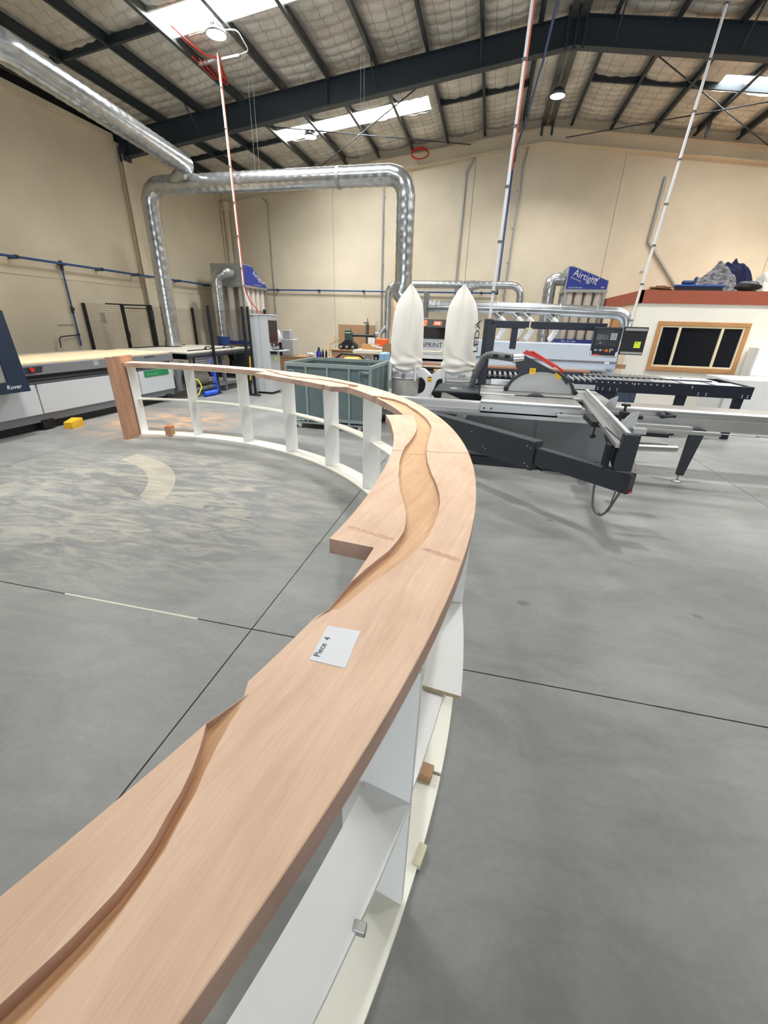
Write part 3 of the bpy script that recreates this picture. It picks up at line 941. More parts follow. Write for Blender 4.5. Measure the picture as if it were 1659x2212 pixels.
# cast table and blade
obj('main_table', MB().bbox(-.02, 6.05, .82, 1.66, 6.95, .862, .006), M_ALUD, saw)
bt = MB().bbox(-.66, 6.06, .832, -.03, 6.86, .858, .004)
obj('outrigger_table', bt, M_CHAR, saw)
obj('outrigger_bracket', MB().prism([(-.60, .83), (0, .83), (0, .62)], lambda u, v, w_: (u, w_, v), 6.3, 6.34), M_BLACK, saw)
obj('chalk_mark', MB().box(-.45, 6.35, .8585, -.28, 6.36, .859).box(-.45, 6.35, .8585, -.36, 6.42, .859), M_PAPER, saw)
sb = MB().cyl((.72, 6.045, .715), (.72, 6.051, .715), .185, n=40)
for i in range(40):
    t = 2*PI*i/40
    sb.box(.72+.18*math.cos(t)-.006, 6.046, .715+.18*math.sin(t)-.006, .72+.18*math.cos(t)+.006, 6.050, .715+.18*math.sin(t)+.008)
obj('blade', sb, M_HOSE, saw)
obj('blade_slot', MB().box(.45, 6.035, .8625, 1.2, 6.058, .864), M_BLACK, saw)
# sliding beam: two extruded rails and the carriage
def extrude_x(poly, x0, x1):
    return MB().prism(poly, lambda u, v, w_: (w_, u, v), x0, x1)
beam = [(5.50, .66), (5.72, .66), (5.72, .80), (5.66, .815), (5.60, .80), (5.56, .80), (5.55, .74), (5.50, .73)]
obj('slide_rail', extrude_x(beam, -1.25, 1.35), M_ALUD, saw)
rail2 = MB()
rail2.cyl((-1.25, 5.60, .80), (.02, 5.60, .80), .018, n=10)
rail2.box(-1.25, 5.47, .655, 1.35, 5.50, .70)
obj('guide_rod', rail2, M_ALU, saw)
car = [(5.47, .72), (5.50, .72), (5.50, .70), (5.95, .70), (5.95, .862), (5.50, .862), (5.475, .858), (5.462, .845), (5.462, .83), (5.475, .818), (5.47, .80)]
obj('sliding_carriage', extrude_x(car, .01, 1.20), M_ALU, saw)
bh = MB()
for x in (.055, .145, .98):
    bh.cyl((x, 5.466, .758), (x, 5.472, .758), .012, n=12)
obj('bolt_hole', bh, M_BLACK, saw)
car2 = [(5.62, .64), (5.98, .64), (5.98, .862), (5.66, .862), (5.635, .855), (5.625, .842), (5.625, .825), (5.64, .815), (5.64, .78), (5.62, .77)]
obj('long_carriage', extrude_x(car2, 1.50, 4.6), M_ALU, saw)
hk = MB().cyl((2.17, 5.60, .825), (2.25, 5.52, .80), .022, n=10).bbox(2.09, 5.50, .765, 2.15, 5.60, .83, .02).cyl((2.12, 5.55, .78), (2.25, 5.53, .805), .018, n=8)
obj('carriage_handle', hk, M_CHAR, saw)
sl = MB()
sl.box(.92, 5.30, .735, 1.5, 5.42, .76)
obj('edge_stop', sl, M_ALU, saw)
sl2 = MB().box(1.45, 5.25, .70, 2.35, 5.33, .735).box(1.45, 5.20, .665, 2.62, 5.27, .70)
obj('length_stop_bar', sl2, M_ALUD, saw)
obj('length_stop_rod', MB().cyl((2.62, 5.235, .69), (3.0, 5.235, .685), .006, n=8).box(2.97, 5.21, .69, 3.07, 5.26, .70), M_ALUD, saw)
lg = MB()
lg.prism([(2.475, .66), (2.625, .66), (2.545, .09), (2.475, .09)], lambda u, v, w_: (u, w_, v), 5.54, 5.60)
obj('leg', lg, M_CHAR, saw)
obj('foot', MB().cyl((2.505, 5.57, .10), (2.505, 5.57, .012), .012, n=10).lathe([(0, .03), (.02, .03), (.06, .012), (.06, 0), (0, 0)], (2.505, 5.57, 0), 20), M_ALUD, saw)
# crosscut fence running towards the viewer
def along(p0, p1, poly):
    p0 = Vector(p0); p1 = Vector(p1); d = (p1-p0); L = d.length; d.normalize()
    s_ = Vector((d.y, -d.x, 0)).normalized()
    return MB().prism(poly, lambda u, v, w_: p0+s_*u+Vector((0, 0, v))+d*w_, 0, L)
F0, F1 = (1.43, 6.35, .865), (1.215, 3.62, .865)
obj('crosscut_fence', along(F0, F1, [(0, 0), (.04, 0), (.04, .085), (0, .085)]), M_ALU, saw)
obj('fence_foot', along(F0, F1, [(.0, -.035), (.10, -.035), (.10, -.002), (.0, -.002)]), M_ALUD, saw)
obj('fence_rail', along((1.36, 6.3, .865), (1.165, 3.64, .865), [(-.04, 0), (-.01, 0), (-.01, .05), (-.025, .05), (-.025, .07), (-.04, .07)]), M_ALU, saw)
obj('fence_scale', along(F0, F1, [(.005, .085), (.035, .085), (.035, .088), (.005, .088)]), M_LGREY, saw)
def fin(y, x):
    q = [(0, .0), (.12, .0), (.13, .08), (.12, .17), (.10, .185), (.06, .16), (.02, .10)]
    return MB().prism(q, lambda u, v, w_: (x+w_, y-.12+u, .93+v), 0, .012)
def fin2(y, x):
    q = [(0, 0), (.125, .03), (.13, .16), (.11, .155), (.06, .125), (.02, .07)]
    return MB().prism(q, lambda u, v, w_: (x-.05+u, y+w_, .90+v), 0, .03)
obj('flip_stop', fin2(4.95, 1.345), M_ALU, saw)
obj('flip_stop', fin2(4.05, 1.285), M_ALU, saw)
stp = MB().bbox(1.38, 4.55, .90, 1.45, 4.65, .97, .006).cyl((1.41, 4.60, .97), (1.41, 4.60, 1.02), .012, n=8).cyl((1.37, 4.60, 1.03), (1.45, 4.60, 1.03), .012, n=8).cyl((1.41, 4.56, 1.03), (1.41, 4.64, 1.03), .012, n=8).box(1.375, 4.57, .84, 1.39, 4.60, .9)
obj('clamp', stp, M_BLACK, saw)
stp2 = MB().bbox(1.33, 3.98, .875, 1.44, 4.05, .93, .006)
obj('stop_block', stp2, M_ALU, saw)
for (x0, y0, x1, y1, z) in ((1.40, 5.05, 1.75, 5.1, .82), (1.36, 4.30, 1.75, 4.34, .80), (1.34, 3.95, 1.66, 4.0, .76)):
    obj('support_slat', MB().box(x0, y0, z, x1, y1+.06, z+.035), M_BLACK, saw)
obj('support_tube', MB().cyl((1.32, 3.86, .79), (1.68, 3.92, .79), .028, n=14), M_ALU, saw)
obj('end_cap', MB().bbox(1.145, 3.57, .655, 1.265, 3.65, .955, .006), M_CHAR, saw)
obj('end_gusset', MB().prism([(3.66, .87), (4.25, .87), (4.2, .80), (3.95, .70), (3.70, .60)], lambda u, v, w_: (w_, u, v), 1.17, 1.185), M_CHAR, saw)
obj('end_bracket', MB().bbox(1.10, 3.75, .58, 1.14, 3.85, .82, .004), M_BLACK, saw)
obj('catch_plate', MB().prism([(0, 0), (.22, 0), (.16, .10), (0, .13)], lambda u, v, w_: (1.30+u, 3.62+v, .70+w_), 0, .006), M_ALUD, saw)
# swinging support arm in two telescoping boxes
P0 = Vector((-.72, 5.52, .42)); P1 = Vector((1.31, 3.62, .58))
def arm(t0, t1, w_, z0, z1):
    d = (Vector((P1.x, P1.y, 0))-Vector((P0.x, P0.y, 0)))
    n_ = Vector((d.y, -d.x, 0)).normalized()*(w_/2)
    a = Vector((P0.x, P0.y, 0))+d*t0; b_ = Vector((P0.x, P0.y, 0))+d*t1
    mb = MB()
    vs = []
    for p in (a, b_):
        for s_ in (-1, 1):
            for z in (z0, z1):
                vs.append(p+n_*s_+Vector((0, 0, z)))
    return mb.add(vs, [(0, 1, 3, 2), (4, 6, 7, 5), (0, 4, 5, 1), (2, 3, 7, 6), (0, 2, 6, 4), (1, 5, 7, 3)])
obj('swing_arm', arm(0, .66, .13, .38, .68), M_CHAR, saw, bevel=.006)
obj('telescopic_arm', arm(.6, 1.0, .09, .45, .62), M_CHAR, saw, bevel=.005)
obj('arm_end_label', arm(.985, 1.003, .06, .455, .475), M_RED, saw)
scr = MB()
d_ = (Vector((P1.x, P1.y, 0))-Vector((P0.x, P0.y, 0))); nn_ = Vector((d_.y, -d_.x, 0)).normalized()
for t, z in ((.35, .60), (.42, .47), (.435, .455), (.63, .62), (.645, .61), (.63, .44), (.645, .42)):
    p = Vector((P0.x, P0.y, z))+d_*t+nn_*.064
    scr.cyl(p, p+nn_*.004, .006, n=8)
    p = Vector((P0.x, P0.y, z))+d_*t-nn_*.064
    scr.cyl(p, p-nn_*.004, .006, n=8)
obj('screw', scr, M_LGREY, saw)
cab = fillet([(1.12, 3.86, .78), (1.09, 3.83, .40), (1.11, 3.80, .22), (1.16, 3.72, .17), (1.20, 3.66, .26), (1.25, 3.64, .46)], .10)
obj('cable', MB().tube(cab, .010, 8), M_HOSE, saw)
cab2 = fillet([(1.16, 3.74, .20), (1.17, 3.66, .21), (1.20, 3.64, .32), (1.215, 3.65, .47)], .06)
obj('cable', MB().tube(cab2, .007, 8), M_HOSE, saw)
# small knobs under the carriage
kn = MB().cyl((1.18, 4.62, .84), (1.18, 4.62, .70), .009, n=8).lathe([(0, .0), (.025, .0), (.032, -.02), (.02, -.035), (0, -.035)], (1.18, 4.62, .71), 14)
obj('clamp_knob', kn, M_BLACK, saw)
obj('clamp_bracket', MB().bbox(1.13, 4.55, .80, 1.24, 5.0, .855, .004), M_BLACK, saw)
obj('chain', MB().cyl((.60, 4.35, .395), (.70, 4.25, .395), .018, n=8), M_BLACK, saw)
# overhead post, beam and blade guard
obj('overhead_post', MB().bbox(-.08, 6.93, .60, .05, 7.06, 1.80, .006), M_NAVY, saw)
obj('post_plate', MB().bbox(-.03, 6.90, 1.30, .10, 6.935, 1.72, .004), M_CHAR, saw)
obj('overhead_beam', MB().bbox(.05, 6.93, 1.685, 1.62, 7.03, 1.785, .006), M_NAVY, saw)
obj('beam_clamp', MB().box(.565, 6.92, 1.675, .585, 7.04, 1.80).box(.525, 6.922, 1.68, .61, 6.93, 1.70), M_CREAMF, saw)
obj('guard_hanger', MB().bbox(.33, 6.94, 1.40, .42, 7.02, 1.69, .004), M_NAVY, saw)
gy = 6.42
hood = [(.52, 1.30), (.62, 1.34), (1.02, 1.11), (1.17, 1.04), (1.215, .99), (1.30, .87), (1.25, .865), (1.15, 1.0)]
arc_o = [(.80+.42*math.cos(math.radians(a)), .86+.30*math.sin(math.radians(a))) for a in range(0, 181, 9)]
hd = MB()
hd.prism([(.40, 1.30), (.50, 1.36), (1.02, 1.13), (1.16, 1.03), (1.14, .99), (1.02, 1.115), (.80, 1.17), (.60, 1.125), (.53, 1.08), (.44, 1.18)], lambda u, v, w_: (u, w_, v), gy-.05, gy+.05)
obj('guard_hood', hd, M_CHAR, saw, bevel=.008)
ringp = [(.80+.47*math.cos(math.radians(a)), .86+.32*math.sin(math.radians(a))) for a in range(2, 179, 6)]
ring_i = [(.80+.43*math.cos(math.radians(a)), .86+.285*math.sin(math.radians(a))) for a in range(178, 1, -6)]
obj('guard_rim', MB().prism(ringp+ring_i, lambda u, v, w_: (u, w_, v), gy-.045, gy+.045), M_CHAR, saw)
obj('guard_plate', MB().prism([(.80+.44*math.cos(math.radians(a)), .868+.29*math.sin(math.radians(a))) for a in range(0, 181, 6)], lambda u, v, w_: (u, w_, v), gy-.03, gy+.03), M_ALUD, saw)
for x in (.335, 1.275):
    obj('guard_roller', MB().cyl((x, gy-.055, .892), (x, gy+.055, .892), .028, n=18), M_RUB, saw)
obj('guard_handle', MB().tube(fillet([(.52, gy, 1.385), (.62, gy, 1.40), (.95, gy, 1.235), (1.05, gy, 1.18), (1.06, gy, 1.13), (1.02, gy, 1.125)], .05), .014, 10).prism([(.49, 1.37), (.54, 1.42), (.96, 1.235), (.93, 1.20), (.80, 1.27), (.70, 1.315)], lambda u, v, w_: (u, w_, v), gy-.02, gy+.02), M_RED, saw)
obj('warning_label', MB().box(.62, gy-.0535, 1.11, .70, gy-.052, 1.19), M_YLAB, saw)
text('label_mark', 'X?', .04, (.638, gy-.054, 1.145), (1, 0, 0), (0, 0, 1), M_INK, saw, .0006)
lb = MB()
c5 = Vector((1.00, gy-.0525, 1.10)); ux = Vector((.84, 0, -.55)).normalized(); uz = Vector((.55, 0, .84)).normalized()
lb.add([c5+ux*a+uz*b_+Vector((0, yy, 0)) for yy in (0, .0014) for a, b_ in ((-.05, -.022), (.05, -.022), (.05, .022), (-.05, .022))], [(0, 1, 2, 3), (7, 6, 5, 4), (0, 4, 5, 1), (1, 5, 6, 2), (2, 6, 7, 3), (3, 7, 4, 0)])
obj('caution_label', lb, M_YLAB, saw)
text('caution_text', 'CAUTION', .019, c5+ux*-.044+uz*-.007+Vector((0, -.001, 0)), ux, uz, M_INK, saw, .0006)
hs = MB().duct([(-.16, 6.62, .862), (-.12, 6.6, 1.05), (-.02, 6.58, 1.30), (.06, 6.55, 1.33), (.44, gy, 1.30)], .045, .03, .006, 14, .12)
obj('extraction_hose', hs, M_HOSE, saw)
obj('hose_cuff', MB().cyl((.06, 6.55, 1.33), (.40, gy+.01, 1.305), .052, n=16), M_HOSE, saw)
obj('hose_neck', MB().cyl((.38, gy, 1.30), (.52, gy, 1.315), .066, .06, n=18), M_ALU, saw)
hb = MB()
for x in (.10, .26):
    yq = 6.50-.3*(x-.10)
    hb.box(x, yq-.056, 1.30, x+.07, yq-.045, 1.345)
obj('hose_strap', hb, M_RUB, saw)
# control panel hung from the beam end
pyc = 6.30
cpx0, cpx1 = 1.345, 1.665
obj('control_panel', MB().bbox(cpx0, pyc, 1.395, cpx1, pyc+.10, 1.735, .012), M_NAVY, saw)
obj('panel_lip', MB().tube(fillet([(cpx0-.005, pyc+.01, 1.44), (cpx0, pyc-.02, 1.385), (cpx1-.02, pyc-.02, 1.385), (cpx1-.01, pyc+.01, 1.44)], .02), .012, 8), M_ALU, saw)
obj('display', MB().box(cpx0+.03, pyc-.003, 1.575, cpx0+.185, pyc, 1.655), M_SCREEN, saw)
obj('display_frame', MB().box(cpx0+.02, pyc-.0015, 1.51, cpx1-.04, pyc, 1.70), M_CHAR, saw)
kp = MB()
for i in range(3):
    for j in range(4):
        kp.box(cpx0+.195+.026*i, pyc-.006, 1.585+.021*j, cpx0+.215+.026*i, pyc, 1.602+.021*j)
obj('keypad', kp, M_LGREY, saw, kind='stuff')
seg_ = MB()
for i in range(5):
    seg_.box(cpx0+.04+.028*i, pyc-.0042, 1.625, cpx0+.052+.028*i, pyc-.003, 1.632).box(cpx0+.04+.028*i, pyc-.0042, 1.60, cpx0+.056+.028*i, pyc-.003, 1.607)
obj('display_digits', seg_, mat('display_digits', (150, 170, 190), .5), saw, kind='stuff')
for i, x in enumerate((.05, .075, .10)):
    obj('button', MB().cyl((cpx0+.01+x, pyc-.006, 1.545), (cpx0+.01+x, pyc, 1.545), .008, n=12), M_LGREY if i == 1 else M_HOSE, saw)
obj('button_plate', MB().box(cpx0+.015, pyc-.002, 1.425, cpx1-.03, pyc, 1.49), M_BLACK, saw)
for x, mm in ((.045, M_LGREY), (.075, M_HOSE), (.105, M_LGREY), (.135, M_HOSE)):
    obj('button', MB().cyl((cpx0+x, pyc-.014, 1.458), (cpx0+x, pyc, 1.458), .012, n=14), mm, saw)
obj('stop_button', MB().cyl((cpx0+.178, pyc-.02, 1.455), (cpx0+.178, pyc, 1.455), .019, n=18), M_ORANGE, saw)
for x, z, mm in ((.215, 1.46, M_LGREY), (.24, 1.46, M_LGREY), (.215, 1.437, M_YEL)):
    obj('button', MB().box(cpx0+x, pyc-.006, z, cpx0+x+.018, pyc, z+.017), mm, saw)
obj('maker_strip', MB().box(cpx0+.02, pyc-.022, 1.397, cpx0+.10, pyc-.018, 1.41), M_RED, saw)
# clip board cover beside it
obj('panel_cover', MB().bbox(1.675, 6.28, 1.415, 1.955, 6.30, 1.745, .004), M_BLACK, saw)
obj('cover_bar', MB().box(1.69, 6.274, 1.70, 1.945, 6.28, 1.73), M_ALUD, saw)
obj('cover_bar', MB().box(1.69, 6.274, 1.425, 1.945, 6.28, 1.452), M_ALUD, saw)
obj('sticky_note', MB().box(1.83, 6.277, 1.50, 1.905, 6.28, 1.575), M_POSTIT, saw)
text('note_writing', 'Mill ~', .018, (1.838, 6.2765, 1.555), (1, 0, 0), (0, 0, 1), M_INK, saw, .0006)
# rip fence behind the blade
obj('rip_fence', MB().bbox(.12, 6.98, .865, 1.35, 7.04, .95, .006), M_ALU, saw)
obj('sliding_cover', MB().duct([(-.95, 6.0, .58), (-.55, 5.95, .58), (-.3, 5.9, .60)], .055, .035, .008, 14, .1), M_HOSE, saw)

# ------------------------------------------------------------------ twin bag dust collector
YD = 8.0
dc = thing('dust_collector', 'white twin bag dust collector standing between the panel saw and the edge bander', 'dust collector', (-.93, YD, 0))
obj('base', MB().bbox(-1.85, YD-.35, .03, -.05, YD+.35, .08, .01), M_BLACK, dc)
for k, (cx_, tw) in enumerate(((-1.425, .3), (-.47, -.5))):
    def fx(t, j, k=k):
        return 1+.05*math.sin(2*t+k)+.03*math.sin(5*t+1.3*j+k*2)
    prof = [(.20, .98), (.285, .95), (.31, .985), (.275, 1.02), (.325, 1.06), (.30, 1.10), (.285, 1.14), (.29, 1.18), (.29, 1.25), (.288, 1.40), (.28, 1.55), (.272, 1.68), (.262, 1.80), (.245, 1.92), (.222, 2.02), (.17, 2.12), (.115, 2.20), (.06, 2.27), (.02, 2.32), (.008, 2.34)]
    mb = MB()
    n = 40
    def bagpt(t, r, h, j):
        f = min(1, max(0, (h-1.15)/1.1))
        # the top is pinched flat, with one deep pleat facing the viewer
        fold = math.exp(-((((t-(1.5*PI+.35-.35*k))+PI) % (2*PI)-PI)/.13)**2)*.26*min(1, f*1.8)
        q = (1-fold)*(1+.035*math.sin(3*t+k)*(1-f)+.055*math.sin(5*t+1.9*j+2*k)*(1-f)**6+.02*math.sin(9*t+.8*j)*(1-f))
        return (cx_+r*q*math.cos(t)*(1+.06*f)+.03*f*(1 if k == 0 else -.6)*f, YD+r*q*math.sin(t)*(1-.5*f*f), h+.03*math.sin(2*t+.7*j+k)*(1-f)**5)
    vs = [bagpt(2*PI*i/n, r, h, j) for j, (r, h) in enumerate(prof) for i in range(n)]
    m_ = len(prof)
    mb.add(vs, [(j*n+i, j*n+(i+1) % n, (j+1)*n+(i+1) % n, (j+1)*n+i) for j in range(m_-1) for i in range(n)], True)
    bag = obj('filter_bag', mb, M_CLOTH, dc)
    sd_ = bag.modifiers.new('soft', 'SUBSURF'); sd_.levels = 1; sd_.render_levels = 1
    obj('bag_hook', MB().cyl((cx_+.03*(1 if k == 0 else -.6), YD, 2.30), (cx_+.03*(1 if k == 0 else -.6), YD, 2.37), .006, n=8), M_BLACK, dc)
    obj('drum_ring', MB().lathe([(.255, .80), (.268, .80), (.268, .985), (.255, .985)], (cx_, YD, 0), 36).lathe([(.268, .79), (.275, .79), (.275, .805), (.268, .805)], (cx_, YD, 0), 36).lathe([(0, .90), (.26, .90)], (cx_, YD, 0), 36), M_WPAINT, dc)
    obj('waste_bag', MB().lathe([(.262, .80), (.258, .70), (.25, .55), (.262, .35), (.255, .15), (.24, .085), (0, .085)], (cx_, YD, 0), 36, fx=lambda t, j: 1+.02*math.sin(9*t+j)), M_PBAG, dc)
    obj('clasp', MB().box(cx_+(.20 if k == 0 else -.23), YD-.21, .76, cx_+(.23 if k == 0 else -.20), YD-.18, 1.0), M_WPAINT, dc)
    text('maker_lettering', 'LEDA', .07, (cx_+(-.205 if k == 0 else .027), YD-(.218 if k == 0 else .297), .87), (.895, -.447, 0) if k == 0 else (.928, .373, 0), (0, 0, 1), M_INK, dc, .003, sx=.9)
    if k == 0:
        obj('rating_plate', MB().box(cx_-.02, YD-.282, .81, cx_+.04, YD-.262, .88), M_GREY, dc)
text('bag_lettering', 'LEDA', .20, (-.155, YD-.035, 1.27), (.0, .0, 1), (-.55, -1, 0), M_INK, dc, .004, sx=1.1)
yp = []
def side(sg):
    return [(sg*.0, .0)]
outer = [(-1.20, .975), (-1.15, .975), (-1.07, .955), (-1.0, .90), (-.945, .855), (-.89, .90), (-.82, .955), (-.73, .975), (-.69, .975), (-.69, .82), (-.73, .815), (-.79, .80), (-.83, .76), (-.845, .70), (-.87, .62), (-.93, .50), (-.96, .40), (-1.13, .40), (-1.10, .50), (-1.03, .62), (-1.02, .70), (-1.04, .76), (-1.09, .805), (-1.15, .82), (-1.20, .82)]
obj('inlet_manifold', MB().prism(outer, lambda u, v, w_: (u, w_, v), YD-.10, YD+.10), M_WPAINT, dc, bevel=.008)
obj('warning_label', MB().box(-.995, YD-.104, .745, -.915, YD-.10, .835), M_YLAB, dc)
obj('label_stripe', MB().box(-.99, YD-.106, .815, -.92, YD-.104, .83).box(-.985, YD-.106, .765, -.925, YD-.104, .775), M_INK, dc)
obj('fan_housing', MB().cyl((-1.05, YD-.09, .28), (-1.05, YD+.14, .28), .24, n=28), M_WPAINT, dc)

# ------------------------------------------------------------------ edge bander
ebn = thing('edge_bander', 'long white and black edge banding machine with roller infeed in front of the office', 'edge bander', (1.0, 9.4, 0))
obj('base_frame', MB().bbox(-1.55, 9.15, .06, 2.55, 10.2, .80, .01), M_BLACK, ebn)
obj('machine_body', MB().prism([(9.55, .98), (9.62, 1.42), (10.4, 1.42), (10.4, .80), (9.55, .80)], lambda u, v, w_: (w_, u, v), -.86, 2.55), M_EBW, ebn, bevel=.01)
obj('body_stripe', MB().box(-.86, 9.548, 1.085, 2.55, 9.56, 1.125), M_GREY, ebn)
obj('lower_skirt', MB().box(-1.5, 9.50, .985, 2.50, 9.56, 1.03), M_EBW, ebn)
obj('pressure_beam', MB().box(-1.5, 9.40, .955, 2.35, 9.55, .985), M_ALU, ebn)
obj('chain_pad', MB().box(-1.5, 9.30, .915, 2.05, 9.48, .95), mat('copper_brown_pads', (186, 134, 108), .6, var=.3, vscale=30, stretch=(8, 1, 1)), ebn)
obj('hood', MB().prism([(9.5, 1.03), (9.55, 1.42), (9.58, 1.66), (9.72, 1.79), (10.4, 1.79), (10.4, .9), (9.5, .9)], lambda u, v, w_: (w_, u, v), -1.62, -.86), M_LGREY, ebn, bevel=.01)
obj('hood_window', MB().prism([(9.54, 1.43), (9.575, 1.65), (9.60, 1.65), (9.60, 1.43)], lambda u, v, w_: (w_, u, v), -1.62, -.855), M_SCREEN, ebn)
obj('hood_top', MB().prism([(9.565, 1.66), (9.70, 1.80), (9.85, 1.81), (9.85, 1.66)], lambda u, v, w_: (w_, u, v), -1.63, -.85), M_BLACK, ebn)
def hoodbox(x0, x1, v0, v1):
    a = Vector((0, 9.563, 1.665)); d = Vector((0, .138, .137))
    n_ = Vector((0, -.7, .7))*.004
    mb = MB()
    vs = [Vector((x, 0, 0))+a+d*v+n_*k for k in (0, 1) for x, v in ((x0, v0), (x1, v0), (x1, v1), (x0, v1))]
    return mb.add(vs, [(0, 1, 2, 3), (7, 6, 5, 4), (0, 4, 5, 1), (1, 5, 6, 2), (2, 6, 7, 3), (3, 7, 4, 0)])
obj('logo_block', hoodbox(-1.40, -1.30, .05, .9), M_ORANGE, ebn)
obj('logo_block', hoodbox(-1.16, -.99, .15, .75), M_ORANGE, ebn)
h_ = MB()
for q in ((-1.115, -1.10, .25, .65), (-1.05, -1.035, .25, .65), (-1.10, -1.05, .42, .50)):
    b_ = hoodbox(*q)
    h_.add([p+Vector((0, -.003, .003)) for p in b_.v], b_.f)
obj('logo_letter', h_, M_PAPER, ebn)
text('model_lettering', 'SPRINT', .135, (-1.36, 9.515, 1.265), (1, 0, 0), (0, .12, 1), M_INK, ebn, .003)
obj('hood_handle', MB().tube(fillet([(-1.36, 9.50, 1.22), (-1.33, 9.46, 1.175), (-.95, 9.46, 1.175), (-.90, 9.50, 1.22)], .03), .014, 8), M_CREAMF, ebn)
obj('rear_box', MB().bbox(-.72, 9.75, 1.42, -.35, 10.2, 1.72, .01), M_DGREY, ebn)
text('maker_lettering', 'HOLZHER', .060, (1.905, 9.60, 1.205), (1, 0, 0), (0, .16, 1), M_INK, ebn, .003)
obj('caution_mark', MB().box(2.33, 9.545, 1.08, 2.42, 9.552, 1.12), M_WPAINT, ebn)
obj('end_cover', MB().prism([(9.56, .99), (9.62, 1.40), (10.38, 1.40), (10.38, .99)], lambda u, v, w_: (w_, u, v), 2.55, 2.57), M_GREY, ebn)
obj('end_bracket', MB().box(2.57, 9.6, 1.0, 2.75, 9.75, 1.08), M_TAN, ebn)
# infeed deck: rollers lying across a black frame
FX0, FX1, FY0, FY1 = -.35, 4.42, 8.32, 9.28
obj('front_rail', MB().bbox(1.95, FY0, .70, FX1, FY0+.05, .90, .004), M_NAVY, ebn)
obj('roller_rail', MB().box(FX0, FY0, .80, 1.95, FY0+.05, .872), M_NAVY, ebn)
obj('rail_cover', MB().box(FX0, FY0-.012, .715, 1.97, FY0-.002, .80), M_LGREY, ebn)
obj('middle_rail', MB().box(FX0, FY1-.34, .83, 4.05, FY1-.29, .905), M_NAVY, ebn)
obj('end_rail', MB().box(FX1-.05, FY0+.05, .72, FX1, 9.6, .90), M_NAVY, ebn)
obj('rear_rail', MB().box(FX0, 9.58, .80, FX1, 9.62, .89), M_NAVY, ebn)
def roller(x, y0, y1, z):
    return MB().cyl((x, y0, z), (x, y1, z), .026, n=12).cyl((x, y0-.03, z), (x, y0, z), .012, n=8)
r0 = obj('roller', roller(-.28, FY0+.04, FY1-.36, .875), M_ALU, ebn)
for k in range(1, 37):
    clone(r0, .098*k, 0, 0)
r1 = obj('roller', roller(1.95, FY1-.26, 9.56, .885), M_ALUD, ebn)
for k in range(1, 16):
    clone(r1, .09*k, 0, 0)
for k in range(3):
    xa = 2.95+.48*k
    obj('deck_panel', MB().bbox(xa+.30-.28, FY0+.06, .872, xa+.42, FY1-.36, .888, .003), M_WPAINT, ebn)
for k in range(3):
    xa = 2.85+.45*k+.45
    obj('deck_panel', MB().bbox(xa-.42, FY1-.27, .875, xa-.02, 9.56, .892, .003), M_WPAINT, ebn)
for k in range(4):
    obj('deck_bearer', MB().bbox(2.93+.48*k, FY0+.05, .86, 2.96+.48*k, FY1-.34, .893, .003), M_GREY, ebn)
bs = MB()
for x in (2.02, 2.10, 2.22, 2.34, 2.60, 3.05, 3.5, 3.62, 3.74, 4.28, 4.36):
    for z in ((.86, .84) if x in (2.60, 3.05, 3.5) else (.76, .73)):
        bs.cyl((x, FY0-.006, z), (x, FY0, z), .010, n=8)
for k in range(36):
    bs.cyl((-.28+.098*k, FY0-.006, .858), (-.28+.098*k, FY0, .858), .012, n=8)
obj('bolt_heads', bs, M_LGREY, ebn, kind='stuff')
for x0, x1 in ((2.05, 2.35), (3.32, 3.48), (4.20, 4.34)):
    obj('leg', MB().prism([(x0, .72), (x1, .72), (x1-.02, .0), (x0+.02, .0)], lambda u, v, w_: (u, w_, v), FY0+.03, FY0+.10), M_NAVY, ebn)
obj('cross_panel', MB().box(2.40, 8.9, .1, 2.85, 8.94, .72), mat('slate_blue_paint', (88, 104, 124), .5), ebn)
obj('infeed_leg', MB().box(.05, 8.5, 0, .17, 8.6, .80).box(1.5, 8.5, 0, 1.62, 8.6, .80), M_BLACK, ebn)
# offcuts on the infeed
for k, (x, y_, a) in enumerate(((-.98, 9.20, .3), (-.86, 9.22, 1.2), (-.72, 9.18, -.4))):
    c_ = Vector((x, y_, .803)); u_ = Vector((math.cos(a), math.sin(a), 0)); v_ = Vector((-u_.y, u_.x, 0))
    q = MB().add([c_+u_*(i*.055)+v_*(j*.022)+Vector((0, 0, z)) for z in (0, .05) for i, j in ((-1, -1), (1, -1), (1, 1), (-1, 1))], [(0, 3, 2, 1), (4, 5, 6, 7), (0, 1, 5, 4), (1, 2, 6, 5), (2, 3, 7, 6), (3, 0, 4, 7)])
    tag(obj('timber_offcut', q, M_PINE), ('pale timber offcut on the edge bander base, leftmost of three behind the dust collector fork', 'pale timber offcut on the edge bander base, middle of three behind the dust collector fork', 'pale timber offcut on the edge bander base, rightmost of three behind the dust collector fork')[k], 'offcut', 'offcuts behind the dust collector')

